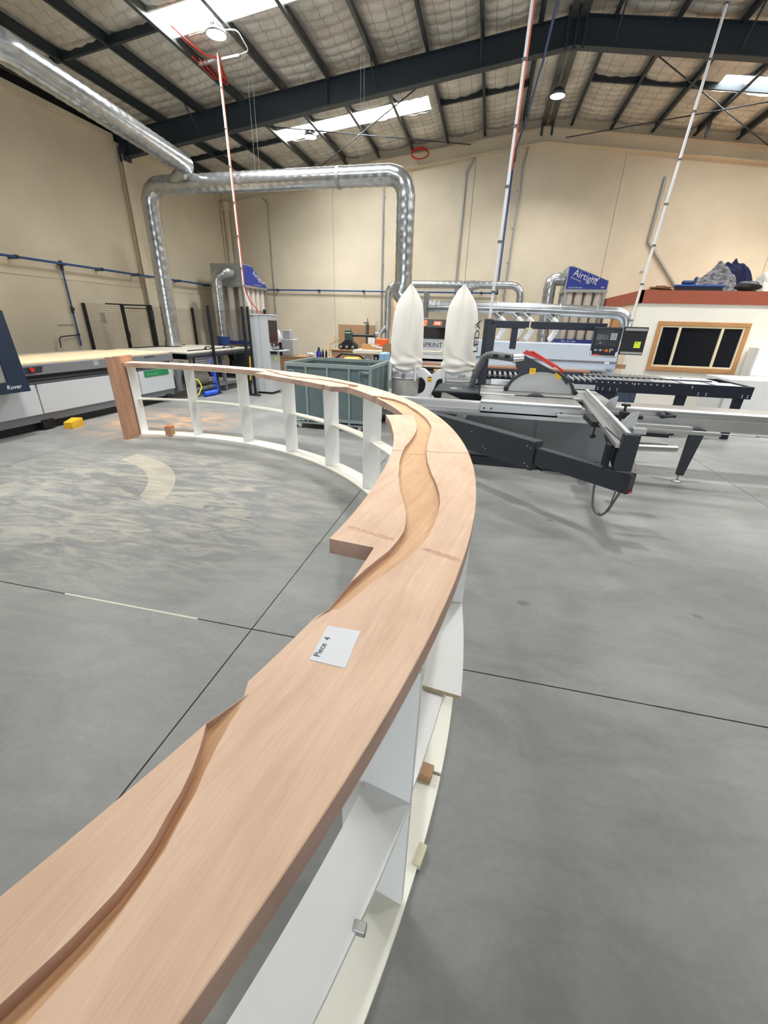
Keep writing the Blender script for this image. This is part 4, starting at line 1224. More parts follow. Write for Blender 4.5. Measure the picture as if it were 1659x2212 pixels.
# ------------------------------------------------------------------ zinc bin on wheels
bx0, bx1, by0, by1, bz0, bz1 = -3.22, -1.74, 6.66, 7.92, .16, 1.075
bn = thing('waste_bin', 'large blue-grey zinc sheet bin on white castors behind the counter', 'bin', ((bx0+bx1)/2, (by0+by1)/2, 0))
obj('floor_panel', MB().box(bx0, by0, bz0, bx1, by1, bz0+.02), M_BIN, bn)
def binw(x0, y0, x1, y1):
    return MB().box(x0, y0, bz0, x1, y1, bz1-.02)
nf = 4
for k in range(nf):
    xa = bx0+(bx1-bx0)*k/nf; xb = bx0+(bx1-bx0)*(k+1)/nf
    obj('front_panel', binw(xa+.004, by0+.012, xb-.004, by0+.02), M_BIN, bn)
    obj('back_panel', binw(xa+.004, by1-.02, xb-.004, by1-.012), M_BIN, bn)
for k in range(3):
    ya = by0+(by1-by0)*k/3; yb = by0+(by1-by0)*(k+1)/3
    obj('side_panel', binw(bx0+.012, ya+.004, bx0+.02, yb-.004), M_BIN, bn)
    obj('side_panel', binw(bx1-.02, ya+.004, bx1-.012, yb-.004), M_BIN, bn)
rim = MB()
for z0, z1 in ((bz1-.055, bz1), (bz0-.01, bz0+.04)):
    rim.box(bx0-.005, by0-.005, z0, bx1+.005, by0+.03, z1).box(bx0-.005, by1-.03, z0, bx1+.005, by1+.005, z1).box(bx0-.005, by0+.03, z0, bx0+.03, by1-.03, z1).box(bx1-.03, by0+.03, z0, bx1+.005, by1-.03, z1)
obj('rim', rim, M_BINF, bn)
for x in (bx0, bx1-.04):
    for y_ in (by0-.004, by1-.036):
        obj('corner_post', MB().box(x, y_, bz0, x+.04, y_+.04, bz1-.05), M_BINF, bn)
for k in range(1, nf):
    xa = bx0+(bx1-bx0)*k/nf
    obj('rib', MB().box(xa-.016, by0-.006, .10, xa+.016, by0+.012, bz1-.05), M_BINF, bn)
for k in range(1, 3):
    ya = by0+(by1-by0)*k/3
    obj('rib', MB().box(bx1-.012, ya-.016, .10, bx1+.006, ya+.016, bz1-.05), M_BINF, bn)
obj('skid', MB().box(bx0+.05, by0+.0, .09, bx1-.05, by0+.05, .12).box(bx0+.05, by1-.05, .09, bx1-.05, by1, .12), M_BINF, bn)
for x in (bx0+.2, -2.48, bx1-.2):
    obj('castor', MB().lathe([(0, -.03), (.05, -.03), (.06, -.015), (.06, .015), (.05, .03), (0, .03)], (x, by0+.07, .062), 18, axis='x'), M_WPAINT, bn)
    obj('castor', MB().lathe([(0, -.03), (.05, -.03), (.06, -.015), (.06, .015), (.05, .03), (0, .03)], (x, by1-.1, .062), 18, axis='x'), M_WPAINT, bn)
obj('latch', MB().tube(fillet([(bx1-.10, by0-.012, .985), (bx1-.19, by0-.012, .985), (bx1-.19, by0-.012, .90), (bx1-.20, by0-.012, .82), (bx1-.16, by0-.012, .82)], .01), .008, 6).box(bx1-.13, by0-.016, .96, bx1-.03, by0-.004, 1.0), M_BINF, bn)
obj('latch', MB().tube(fillet([(bx0+.06, by0-.012, .96), (bx0+.16, by0-.012, .965), (bx0+.18, by0-.03, .87), (bx0+.14, by0-.012, .84)], .05), .008, 6), M_BINF, bn)

# ------------------------------------------------------------------ router
RX = -6.70
rt_ = thing('cnc_router', 'long grey and white router machine with sand coloured bed along the left wall', 'router', (-7.4, 5.5, 0))
obj('plinth', MB().box(RX-.12, 1.0, 0, RX-1.9, 8.25, .13), M_BLACK, rt_)
obj('skirting', MB().box(RX-.03, 1.0, .13, RX-1.95, 8.28, .26), M_GREY, rt_)
for y0, y1 in ((1.0, 3.2), (3.22, 5.21), (5.23, 7.3), (7.32, 8.30)):
    obj('side_panel', MB().bbox(RX, y0, .25, RX-.04, y1, .695, .006), M_LGREY, rt_)
obj('core', MB().box(RX-.05, 1.0, .25, RX-1.9, 8.27, .97), M_DGREY, rt_)
obj('guide_rail', MB().box(RX-.05, 1.0, .70, RX+.0, 8.3, .735).box(RX-.05, 1.0, .75, RX-.02, 8.3, .775), M_DGREY, rt_)
obj('painted_rail_shadow', MB().box(RX-.05, 1.0, .78, RX-.045, 8.3, .83), M_BLACK, rt_)  # black strip painted in as the shade between rails and bed
obj('bed_side', MB().bbox(RX+.02, 1.0, .83, RX-.10, 8.36, .985, .008), M_GREY, rt_)
obj('end_panel', MB().bbox(RX-.10, 8.28, .80, RX-1.4, 8.36, .985, .008), M_GREY, rt_)
obj('spoilboard', MB().bbox(RX+.0, 1.0, .985, RX-1.32, 8.30, 1.012, .004), M_SPOIL, rt_)
obj('rear_table', MB().bbox(RX-1.32, 1.0, .93, RX-1.9, 8.3, .985, .004), M_TABLE, rt_)
# control niche
obj('niche', MB().prism([(4.93, .945), (5.40, .955), (5.36, .865), (4.97, .855)], lambda u, v, w_: (w_, u, v), RX+.02, RX+.023), M_CHAR, rt_)
obj('blue_button', MB().cyl((RX+.02, 5.07, .90), (RX+.035, 5.07, .90), .018, n=14), mat('blue_lamp', (40, 80, 240), .3, emit=((40, 80, 255), 1.5)), rt_)
obj('stop_button', MB().cyl((RX+.02, 5.20, .915), (RX+.05, 5.20, .915), .024, n=14).cyl((RX+.04, 5.20, .915), (RX+.055, 5.20, .915), .034, n=16), M_RED, rt_)
sq = MB()
for a, b_, c_, d_ in ((6.32, .885, 6.42, .895), (6.32, .955, 6.42, .965), (6.32, .885, 6.33, .965), (6.41, .885, 6.42, .965)):
    sq.box(RX+.02, a, b_, RX+.0225, c_, d_)
obj('square_badge', sq.box(RX+.02, 6.35, .91, RX+.0225, 6.39, .94), M_LGREY, rt_)
obj('green_sign', MB().box(RX, 7.45, .565, RX+.006, 8.16, .69), M_GREEN, rt_)
smk = MB()
for k, (yy, hh) in enumerate(((7.53, .035), (7.57, .02), (7.61, .02), (7.65, .022), (7.69, .02), (7.73, .034), (7.76, .012), (7.79, .02))):
    smk.box(RX+.006, yy, .60, RX+.007, yy+.025, .60+hh)
obj('worn_lettering', smk, mat('worn_green', (110, 170, 134), .6), rt_, kind='stuff')
obj('oval_slot', MB().box(RX+.02, 7.52, .935, RX+.0225, 7.80, .965), M_DGREY, rt_)
# moving gantry hood
GX = -6.43
gan = [(3.0, .66), (4.92, .66), (4.87, 1.72), (4.80, 1.76), (3.0, 1.76)]
win = [(3.0, .80), (4.62, .80), (4.62, 1.50), (4.58, 1.55), (3.0, 1.55)]
obj('gantry_hood', MB().box(GX-1.9, 3.0, .70, GX-.06, 4.80, .985+.06).box(GX-1.9, 3.0, .985+.06, GX-.06, 4.78, 1.72), M_NAVY, rt_)
fr = MB().prism([(3.0, .66), (4.92, .66), (4.905, .81), (3.0, .81)], lambda u, v, w_: (w_, u, v), GX-.05, GX)
fr.prism([(4.64, .81), (4.905, .81), (4.87, 1.72), (4.64, 1.72)], lambda u, v, w_: (w_, u, v), GX-.05, GX).prism([(3.0, 1.56), (4.64, 1.56), (4.64, 1.74), (3.0, 1.74)], lambda u, v, w_: (w_, u, v), GX-.05, GX)
M_GANT = mat('gantry_blue', (28, 46, 66), .45)
obj('hood_frame', fr, M_GANT, rt_)
obj('hood_side', MB().box(GX-1.9, 4.80, .70, GX-.05, 4.86, 1.73), M_GANT, rt_)
obj('hood_window', MB().box(GX-.04, 3.0, .81, GX-.03, 4.64, 1.56), mat('smoked_window', (150, 152, 146), .55), rt_)
text('hood_lettering', 'Rover', .082, (GX+.001, 4.60, .715), (0, 1, 0), (0, 0, 1), M_WPAINT, rt_, .002, shear=.15)
# levelling feet and the machine end
obj('foot', MB().box(RX-.1, 5.15, .03, RX-.0, 5.35, .16).box(RX-.1, 8.0, .03, RX, 8.12, .16), M_BLACK, rt_)
fp = thing('foot_pedal', 'yellow foot pedal guard on the floor beside the router', 'pedal', (-6.48, 5.48, 0))
pd = MB()
Mr = Matrix.Translation((-6.50, 5.48, 0)) @ Matrix.Rotation(.25, 4, 'Z')
pd.add([(-.07, -.13, 0), (.07, -.13, 0), (.085, .13, 0), (-.085, .13, 0), (-.06, -.13, .10), (.06, -.13, .10), (.085, .13, .13), (-.085, .13, .13)], [(0, 1, 5, 4), (4, 5, 6, 7), (1, 2, 6, 5), (3, 0, 4, 7), (0, 3, 2, 1)], M=Mr)
po_ = obj('guard', pd, M_YEL, fp)
sol = po_.modifiers.new('sheet', 'SOLIDIFY'); sol.thickness = .008
obj('treadle', MB().box(-.05, -.08, .03, .05, .09, .045, M=Mr), M_BLACK, fp)

# ------------------------------------------------------------------ framed feeder table beyond the router
ft = thing('feeder_table', 'stone coloured feeder table on a black steel frame behind the router', 'table', (-7.3, 9.9, 0))
TX0, TX1, TY0, TY1 = -8.34, -6.45, 8.55, 11.35
obj('table_top', MB().bbox(TX0, TY0, .955, TX1, TY1, .99, .006), M_TABLE, ft)
obj('side_channel', MB().box(TX1-.03, TY0, .90, TX1+.02, TY1, .955).box(TX1-.03, TY0, .86, TX1+.01, TY1, .885), M_DGREY, ft)
obj('guide_bar', MB().box(-8.3, 9.05, .99, -8.24, 10.9, 1.01), M_BLACK, ft)
obj('guide_bar', MB().box(-6.75, 8.95, .99, -6.69, 10.9, 1.01), M_BLACK, ft)
lev = MB().tube(fillet([(-6.7, 9.5, 1.0), (-6.68, 9.6, 1.06), (-6.68, 9.75, 1.06), (-6.7, 9.85, 1.0)], .03), .012, 6).cyl((-6.7, 9.6, 1.0), (-6.7, 9.6, 1.07), .02, n=8)
lev.tube(fillet([(-6.7, 10.3, 1.0), (-6.6, 10.35, 1.09), (-6.5, 10.4, 1.05), (-6.42, 10.42, .7)], .06), .012, 6)
obj('clamp_lever', lev, M_BLACK, ft)
for x in (TX0+.05, TX1-.06):
    for y_ in (TY0+.15, (TY0+TY1)/2, TY1-.1):
        obj('leg', MB().box(x-.035, y_-.035, .02, x+.035, y_+.035, .90), M_GREY, ft)
obj('lower_rail', MB().box(TX1-.09, TY0+.1, .14, TX1-.03, TY1-.1, .20).box(TX0, TY0+.1, .14, TX0+.06, TY1-.1, .20).box(TX0, TY1-.15, .14, TX1-.03, TY1-.09, .20), M_GREY, ft)
gmb = MB()
for k in range(16):
    gmb.box(TX1-.005, TY0+.25+.055*k, .62, TX1+.002, TY0+.26+.055*k, .86)
for k in range(5):
    gmb.box(TX1-.005, TY0+.22, .64+.05*k, TX1+.002, TY0+1.1, .648+.05*k)
obj('guard_grille', gmb, M_LGREY, ft, kind='stuff')
obj('drive_drum', MB().cyl((-7.1, 10.05, .70), (-6.5, 10.05, .70), .16, n=24).cyl((-6.5, 10.05, .70), (-6.48, 10.05, .70), .17, n=24), M_GALV, ft)
obj('motor', MB().cyl((-7.3, 10.85, .62), (-6.75, 10.85, .62), .13, n=18), M_BLACK, ft)
obj('air_tank', MB().cyl((-6.9, 8.75, .36), (-6.9, 9.6, .36), .19, n=20).sphere((-6.9, 9.6, .36), .19, 1, .35, 1), M_TABLE, ft)
obj('back_plate', MB().box(TX0+.1, TY1-.12, .2, TX1-.1, TY1-.1, .9), M_DGREY, ft)
obj('cross_rail', MB().box(TX0, 9.2, .78, TX1, 9.26, .90).box(TX0, 10.45, .70, TX1, 10.5, .90), M_BLACK, ft)
rg = thing('air_regulator', 'black air regulator unit on the end of the router beside the counter post', 'regulator', (-6.55, 8.52, .3))
obj('body', MB().bbox(-6.62, 8.46, .34, -6.52, 8.56, .52, .01).cyl((-6.57, 8.51, .52), (-6.57, 8.51, .60), .035, n=12), M_BLACK, rg)
obj('bowl', MB().cyl((-6.57, 8.51, .22), (-6.57, 8.51, .34), .03, .036, n=12), M_BLACK, rg)
obj('mount_plate', MB().box(-6.72, 8.37, .18, -6.64, 8.62, .80), M_GREY, rg)
def coil(p0, p1, r, turns, rr):
    p0 = Vector(p0); p1 = Vector(p1); d = p1-p0; a = d.orthogonal().normalized(); c_ = d.normalized().cross(a)
    n = turns*10
    return MB().tube([p0+d*(k/n)+a*(r*math.cos(2*PI*k/10))+c_*(r*math.sin(2*PI*k/10)) for k in range(n+1)], rr, 6)
bh_ = thing('coiled_hose', 'bright blue coiled air hose hanging to the floor by the feeder table', 'hose', (-6.4, 9.4, 0))
cm = coil((-6.33, 9.22, .52), (-6.33, 9.28, .10), .05, 9, .012)
obj('coil', cm, mat('blue_hose', (38, 90, 214), .4), bh_)
obj('tail', coil((-6.36, 8.80, .066), (-6.31, 9.26, .065), .045, 16, .016), MATS['blue_hose'], bh_)
obj('supply_line', MB().tube(fillet([(-6.33, 9.22, .52), (-6.34, 9.20, .75), (-6.40, 9.18, .84)], .05), .012, 8), MATS['blue_hose'], bh_)
tag(obj('yellow_hose', MB().tube(fillet([(-6.44, 8.50, .40), (-6.36, 8.65, .42), (-6.30, 8.68, .25), (-6.34, 8.58, .09), (-6.42, 8.5, .02)], .06), .014, 8), mat('hose_yellow', (214, 214, 60), .5)), 'short yellow hose looping to the floor beside the blue coiled hose', 'hose')

# ------------------------------------------------------------------ wire safety cage
M_POST_B = M_BLACK
def cage_panel(parent, p0, p1, z0, z1, cell=.045):
    p0 = Vector(p0); p1 = Vector(p1); d = p1-p0; L = d.length; d.normalize(); n_ = Vector((d.y, -d.x, 0))*.0015
    mb = MB()
    def bar(a, b_, hw, vert):
        e = Vector((0, 0, hw)) if not vert else d*hw
        mb.add([a-e-n_, a+e-n_, b_+e-n_, b_-e-n_, a-e+n_, a+e+n_, b_+e+n_, b_-e+n_], [(0, 1, 2, 3), (7, 6, 5, 4), (0, 4, 5, 1), (2, 6, 7, 3), (1, 5, 6, 2), (3, 7, 4, 0)])
    k = 0.0
    while k <= L:
        q = p0+d*k
        bar(Vector((q.x, q.y, z0)), Vector((q.x, q.y, z1)), .0017, True); k += cell
    z = z0
    while z <= z1:
        bar(Vector((p0.x, p0.y, z)), Vector((p1.x, p1.y, z)), .0017, False); z += cell
    return obj('wire_mesh', mb, M_MESH, parent, kind='stuff')
cg = thing('safety_cage', 'black wire mesh safety fence with a gate round the back of the router', 'fence', (-8, 9.8, 0))
ZC0, ZC1 = .14, 1.945
cpts = [(-9.60, 9.30), (-8.82, 9.55), (-8.25, 9.80), (-7.1, 10.45+.15)]
Q = [(-9.62, 9.22), (-8.95, 9.62), (-8.38, 9.94), (-7.22, 10.52)]
def post(p, z1=1.96, s_=.03):
    return MB().box(p[0]-s_, p[1]-s_, 0, p[0]+s_, p[1]+s_, z1)
A_ = (-9.70, 9.30); B_ = (-9.02, 9.76); C_ = (-8.43, 10.0)
for p, s_ in ((A_, .028), (B_, .03), (C_, .045)):
    obj('post', post(p, 1.955, s_), M_BLACK, cg)
cage_panel(cg, (A_[0], A_[1], 0), (B_[0], B_[1], 0), ZC0, ZC1)
cage_panel(cg, (B_[0], B_[1], 0), (C_[0], C_[1], 0), ZC0, 1.86)
obj('gate_top_bar', MB().tube([(B_[0], B_[1], 1.945), (C_[0]+.06, C_[1]+.02, 1.945)], .022, 4).tube([(B_[0], B_[1], 1.875), (C_[0], C_[1], 1.875)], .014, 4).tube([(B_[0]-.42, B_[1]-.06, 1.96), (B_[0], B_[1], 1.955)], .018, 4), M_BLACK, cg)
obj('gate_handle', MB().tube(fillet([(B_[0]+.10, B_[1]-.03, 1.20), (B_[0]+.13, B_[1]-.07, 1.20), (B_[0]+.13, B_[1]-.07, 1.32), (B_[0]+.10, B_[1]-.03, 1.32)], .02), .011, 6), M_BLACK, cg)
obj('gate_lock', MB().bbox(C_[0]+.03, C_[1]-.05, 1.62, C_[0]+.08, C_[1]+.03, 1.84, .006), M_CHAR, cg)
D_ = (-6.95, 11.55)
D2 = (-6.36, 9.40); E_ = (-5.62, 9.62); E2 = (-5.46, 9.58)
cage_panel(cg, (C_[0], C_[1]+.02, 0), (-8.43, 11.7, 0), ZC0, 1.93)
cage_panel(cg, (-8.43, 11.7, 0), (-6.15, 11.7, 0), .9, 1.93)
obj('post', post((-8.43, 11.7)), M_BLACK, cg)
obj('post', post((-6.15, 11.7)), M_BLACK, cg)
cage_panel(cg, (-6.15, 11.7, 0), (E_[0]-.12, 9.9, 0), .14, 1.93)
for p, s_ in ((D2, .026), (E_, .026), (E2, .024)):
    obj('post', post(p, 1.965, s_), M_BLACK, cg)
    obj('post_foot', MB().bbox(p[0]-.06, p[1]-.06, 0, p[0]+.06, p[1]+.06, .02, .004), M_BLACK, cg)
cage_panel(cg, (E_[0]-.30, E_[1]+.05, 0), (E_[0], E_[1], 0), .14, 1.93)
obj('cloth_scrap', MB().prism([(-9.45, 1.74), (-9.30, 1.75), (-9.28, 1.50), (-9.42, 1.54)], lambda u, v, w_: (u, w_, v), 9.46, 9.47), M_TABLE, cg)

# ------------------------------------------------------------------ control cabinet with screen
cb = thing('control_cabinet', 'tall pale grey control cabinet with a black screen and keyboard tray', 'cabinet', (-5.3, 10.1, 0))
obj('plinth', MB().box(-5.52, 9.83, 0, -5.14, 10.27, .06), M_BLACK, cb)
obj('body', MB().bbox(-5.56, 9.78, .05, -5.32, 10.32, 1.80, .006), M_LGREY, cb)
obj('front_door', MB().bbox(-5.315, 9.78, .05, -5.10, 10.32, 1.79, .006), M_LGREY, cb)
obj('top_cover', MB().bbox(-5.57, 9.77, 1.80, -5.09, 10.33, 1.815, .004), M_WPAINT, cb)
obj('screen', MB().box(-5.10, 9.86, 1.22, -5.092, 10.24, 1.67), M_SCREEN, cb)
bz = MB()
for a, b_, c_, d_ in ((9.84, 1.20, 10.26, 1.22), (9.84, 1.67, 10.26, 1.69), (9.84, 1.20, 9.86, 1.69), (10.24, 1.20, 10.26, 1.69)):
    bz.box(-5.10, a, b_, -5.088, c_, d_)
obj('screen_bezel', bz, M_CHAR, cb)
obj('button_bar', MB().box(-5.10, 9.9, 1.12, -5.07, 10.26, 1.19), M_CHAR, cb)
obj('stop_button', MB().cyl((-5.07, 10.2, 1.165), (-5.045, 10.2, 1.165), .022, n=12), M_RED, cb)
obj('button', MB().cyl((-5.07, 9.97, 1.15), (-5.055, 9.97, 1.15), .02, n=12), M_WPAINT, cb)
obj('keyboard_tray', MB().bbox(-5.10, 9.80, 1.015, -4.80, 10.30, 1.035, .004), M_LGREY, cb)
obj('keyboard', MB().bbox(-5.06, 9.85, 1.035, -4.90, 10.2, 1.055, .006), M_BLACK, cb)
obj('tray_bracket', MB().box(-5.10, 9.84, .94, -4.95, 9.90, 1.015), M_BLACK, cb)
obj('sticker', MB().box(-5.10, 10.02, .80, -5.098, 10.12, .87), M_POSTIT, cb)
br = thing('broom', 'broom with yellow and black handle leaning beside the control cabinet', 'broom', (-5.62, 9.75, 0))
obj('handle', MB().cyl((-5.52, 9.46, .06), (-5.47, 9.50, .92), .016, n=10), M_YEL, br)
obj('grip', MB().cyl((-5.52, 9.46, .03), (-5.502, 9.475, .36), .021, n=10).cyl((-5.472, 9.50, .90), (-5.467, 9.503, 1.0), .02, n=10), M_BLACK, br)
obj('head', MB().bbox(-5.68, 9.38, .0, -5.25, 9.48, .03, .01), M_BLACK, br)

# ------------------------------------------------------------------ filter units
def filter_unit(label, x0, x1, y0, y1, axis, zt, zl, zh, zb, hollow):
    """hood slopes along `axis`; sleeves hang below"""
    t = thing('filter_unit', label, 'dust filter', ((x0+x1)/2, (y0+y1)/2, 0), 'filter units by the back wall')
    if axis == 'x':
        f = lambda u, v, w_: (u, w_, v); a0, a1, b0, b1 = x0, x1, y0, y1
    else:
        f = lambda u, v, w_: (w_, u, v); a0, a1, b0, b1 = y0, y1, x0, x1
    flat = .12*(a1-a0) if axis == 'x' else .42*(a1-a0)
    hoodp = [(a0, zh), (a1, zh), (a1, zl), (a0+flat, zt), (a0, zt)]
    obj('hood', MB().prism(hoodp, f, b0, b1), M_HOODG, t)
    e = .02
    bp = [(a0+e, zh+e), (a1-e, zh+e), (a1-e, zl-e*.2), (a0+flat, zt-e*1.4), (a0+e, zt-e)]
    if axis == 'x':
        obj('blue_panel', MB().prism(bp, f, b0-.006, b0), M_BLUE, t)
    else:
        bq = [p for p in bp]
        obj('blue_panel', MB().prism(bq, f, b1, b1+.006), M_BLUE, t)
    obj('top_frame', MB().box(x0-.02, y0-.02, zh-.06, x1+.02, y1+.02, zh), M_ALUD, t)
    for x in (x0, x1-.07):
        for y_ in (y0, y1-.07):
            obj('corner_post', MB().box(x, y_, .05, x+.07, y_+.07, zh-.05), M_ALUD, t)
    obj('base_tray', MB().bbox(x0, y0, .05, x1, y1, .35, .01), M_BLUE, t)
    obj('lower_frame', MB().box(x0-.01, y0-.01, zb-.10, x1+.01, y1+.01, zb), M_BLUE, t)
    # sleeves on every side of the plenum
    nx_, ny_ = (4, 3) if axis == 'x' else (3, 5)
    for i in range(nx_):
        for j in range(ny_):
            if 0 < i < nx_-1 and 0 < j < ny_-1:
                continue
            cx_ = x0+.16+(x1-x0-.32)*i/(nx_-1); cy_ = y0+.16+(y1-y0-.32)*j/(ny_-1)
            r = .105
            obj('filter_sleeve', MB().lathe([(r*.9, zb-.02), (r, zb+.05), (r*1.04, (zb+zh)/2), (r, zh-.10), (r*.9, zh-.05)], (cx_, cy_, 0), 18, fx=lambda t_, j_: 1+.03*math.sin(3*t_+i+j_)), M_FBAG, t)
    return t
fL = filter_unit('dust filter unit in the left back corner with blue hood and big inlet elbow', -9.18, -8.06, 14.0, 15.62, 'y', 3.34, 2.80, 2.72, 1.0, True)
text('maker_lettering', 'Airtight', .215, (-8.05, 14.70, 3.10), (0, .86, -.36), (0, .36, .86), M_WPAINT, fL, .002, sx=1.0)
obj('tick_mark', MB().prism([(15.36, 2.89), (15.40, 2.85), (15.52, 2.90), (15.50, 2.93), (15.41, 2.89), (15.38, 2.92)], lambda u, v, w_: (w_, u, v), -8.054, -8.05), M_WPAINT, fL)
obj('small_print', MB().box(-8.054, 14.75, 2.785, -8.05, 15.3, 2.80), M_LGREY, fL)
fR = filter_unit('dust filter unit beside the office with blue sloping front panel and pale sleeves', 1.95, 3.05, 14.0, 15.0, 'x', 3.28, 2.93, 2.70, 1.42, True)
text('maker_lettering', 'Airtight', .235, (2.085, 13.988, 3.06), (1, 0, -.36), (.30, 0, 1), M_WPAINT, fR, .003, sx=.95)
text('small_lettering', 'SOLUTIONS', .052, (2.035, 13.988, 3.0), (1, 0, -.40), (.30, 0, 1), M_WPAINT, fR, .003, sx=1.1)
obj('tick_mark', MB().prism([(2.66, 2.985), (2.72, 2.925), (2.80, 2.985), (2.795, 3.005), (2.725, 2.965), (2.69, 3.0)], lambda u, v, w_: (u, w_, v), 13.985, 13.99), M_WPAINT, fR)
sp_ = MB()
for k in range(11):
    sp_.box(2.03+.034*k, 13.988, 2.745, 2.055+.034*k, 13.99, 2.745+(.018 if k % 3 else .026))
for k in range(3):
    sp_.box(2.88+.03*k, 13.988, 2.75, 2.90+.03*k, 13.99, 2.785)
for k in range(10):
    if k not in (3, 6):
        sp_.box(2.10+.04*k, 13.985, 1.355, 2.13+.04*k, 13.99, 1.385)
obj('small_print', sp_, M_LGREY, fR, kind='stuff')

# ------------------------------------------------------------------ overhead extraction ducts
YQ, ZQ = 10.2, 4.42
od = thing('overhead_duct', 'large galvanised spiral duct crossing overhead with a drop at each end', 'duct', (-5, YQ, ZQ))
main = MB().duct([(-8.06, YQ, 1.03), (-8.04, YQ, ZQ), (-1.98, YQ, ZQ+.02), (-1.96, YQ, 2.55), (-2.02, YQ, 2.35)], .185, .20, .008, 22, .42)
obj('main_run', main, M_GALV, od)
obj('floor_collar', MB().cyl((-8.06, YQ, 1.012), (-8.06, YQ, 1.12), .21, n=22).cyl((-8.06, YQ, 1.012), (-8.06, YQ, 1.024), .22, n=22), M_GALV, od)
obj('drop_reducer', MB().tube([(-2.0, YQ, 2.45), (-2.05, YQ, 2.32), (-1.80, YQ, 2.05)], .18, 20, [.19, .17, .15]), M_GALV, od)
obj('joint_band', MB().cyl((-3.45, YQ, ZQ+.012), (-3.38, YQ, ZQ+.012), .198, n=24), M_ALUD, od)
br_ = MB().duct([(-6.86, 10.02, 4.72), (-6.62, 7.9, 4.73), (-6.36, 5.75, 4.74), (-6.62, 5.62, 4.72), (-6.75, 5.58, 4.40)], .185, .20, .007, 22, .25)
obj('branch_run', br_, M_GALV, od)
obj('branch_shoe', MB().tube([(-6.86, 10.0, 4.72), (-6.95, 10.12, 4.60), (-7.35, YQ, 4.42)], .18, 20, [.186, .18, .16]).sphere((-6.86, 10.0, 4.72), .186, n=20, m=10), M_GALV, od)
hc = MB().duct([(-6.75, 5.58, 4.40), (-6.78, 5.57, 3.9), (-6.86, 5.35, 3.3), (-7.1, 4.7, 2.5), (-7.4, 4.3, 2.0)], .15, .05, .012, 18, .5)
obj('flexible_hose', hc, M_CHOSE, od)
obj('hose_collar', MB().cyl((-6.745, 5.58, 4.48), (-6.752, 5.58, 4.34), .195, n=22), M_LGREY, od)
hw = MB()
for x in (-5.3, -5.2, -2.95, -2.88):
    hw.cyl((x, YQ, ZQ+.15), (x, YQ, roofz(x)-.2), .003, n=6)
obj('hanger_wire', hw, M_HOSE, od)
# duct along the back wall
bd = thing('wall_duct', 'galvanised spiral duct along the back wall behind the dust collector', 'duct', (-1.3, 15.9, 2.97))
YB = 15.85
obj('wall_run', MB().duct([(-3.57, YB, 1.55), (-3.57, YB, 2.94), (.86, YB, 2.94), (.92, YB, .9)], .115, .20, .008, 18, .38), M_GALV, bd)
obj('wye_fitting', MB().cyl((-3.57, YB, 1.50), (-3.57, YB, 1.75), .125, n=18).cyl((-3.57, YB-.02, 1.65), (-3.80, YB-.08, 1.38), .09, n=16).cyl((-3.57, YB, 1.52), (-3.56, YB, .5), .085, n=16), M_GALV, bd)
obj('branch_elbow', MB().duct([(-.45, YB-.02, 2.93), (-1.15, YB-.1, 2.78), (-1.2, YB-.2, 2.0)], .10, .12, .006, 16, .35).cyl((-.78, YB, 2.94), (-.62, YB, 2.94), .135, n=18), M_GALV, bd)
# duct over the edge bander with clear hoses
ed = thing('machine_duct', 'smooth galvanised duct over the edge bander with short clear hoses', 'duct', (.5, 10, 2.06))
YE = 10.0
obj('straight_run', MB().tube(fillet([(-1.35, YE, 2.07), (1.0, YE, 2.05), (2.66, YE, 2.01), (2.70, YE, 1.5)], .30, 8), .112, 22), M_GALV, ed)
obj('flange', MB().bbox(-1.42, YE-.26, 1.84, -1.36, YE+.26, 2.32, .004), M_GREY, ed)
for x in (-1.22, -1.12, .12, .2, .62, .70, 1.35, 2.05):
    obj('joint_ring', MB().cyl((x, YE, 2.066-.02*(x+1.3)/3.8*.9), (x+.02, YE, 2.066-.02*(x+1.3)/3.8*.9), .119, n=22), M_ALU, ed)
for x in (-.72, .17, .52, .74, 1.22):
    obj('branch_spout', MB().cyl((x-.15, YE, 2.02), (x+.06, YE-.06, 1.86), .052, n=14), M_GALV, ed)
    if x > 0:
        obj('clear_hose', MB().duct([(x+.04, YE-.055, 1.88), (x+.15, YE-.08, 1.76), (x+.12, YE-.06, 1.62), (x+.04, YE-.02, 1.47)], .055, .03, .006, 12, .1), M_CLEAR, ed)
# inlet ducts of the filter units
fd = thing('inlet_duct', 'galvanised elbow duct feeding the filter unit in the left back corner', 'duct', (-8.75, 13.7, 2))
obj('elbow_run', MB().duct([(-8.78, 13.62, 1.05), (-8.76, 13.62, 2.92), (-8.45, 13.70, 3.05), (-8.42, 13.94, 3.05)], .18, .20, .008, 20, .35), M_GALV, fd)
obj('blue_bucket', MB().cyl((-8.78, 13.62, .0), (-8.78, 13.62, 1.15), .21, n=22), mat('deep_blue_plastic', (30, 62, 122), .4), fd)
fd2 = thing('inlet_duct', 'galvanised elbow duct feeding the filter unit beside the office', 'duct', (1.5, 14.3, 2))
obj('elbow_run', MB().duct([(1.62, 14.3, .02), (1.56, 14.3, 2.98), (1.925, 14.3, 2.98)], .165, .20, .008, 20, .42), M_GALV, fd2)

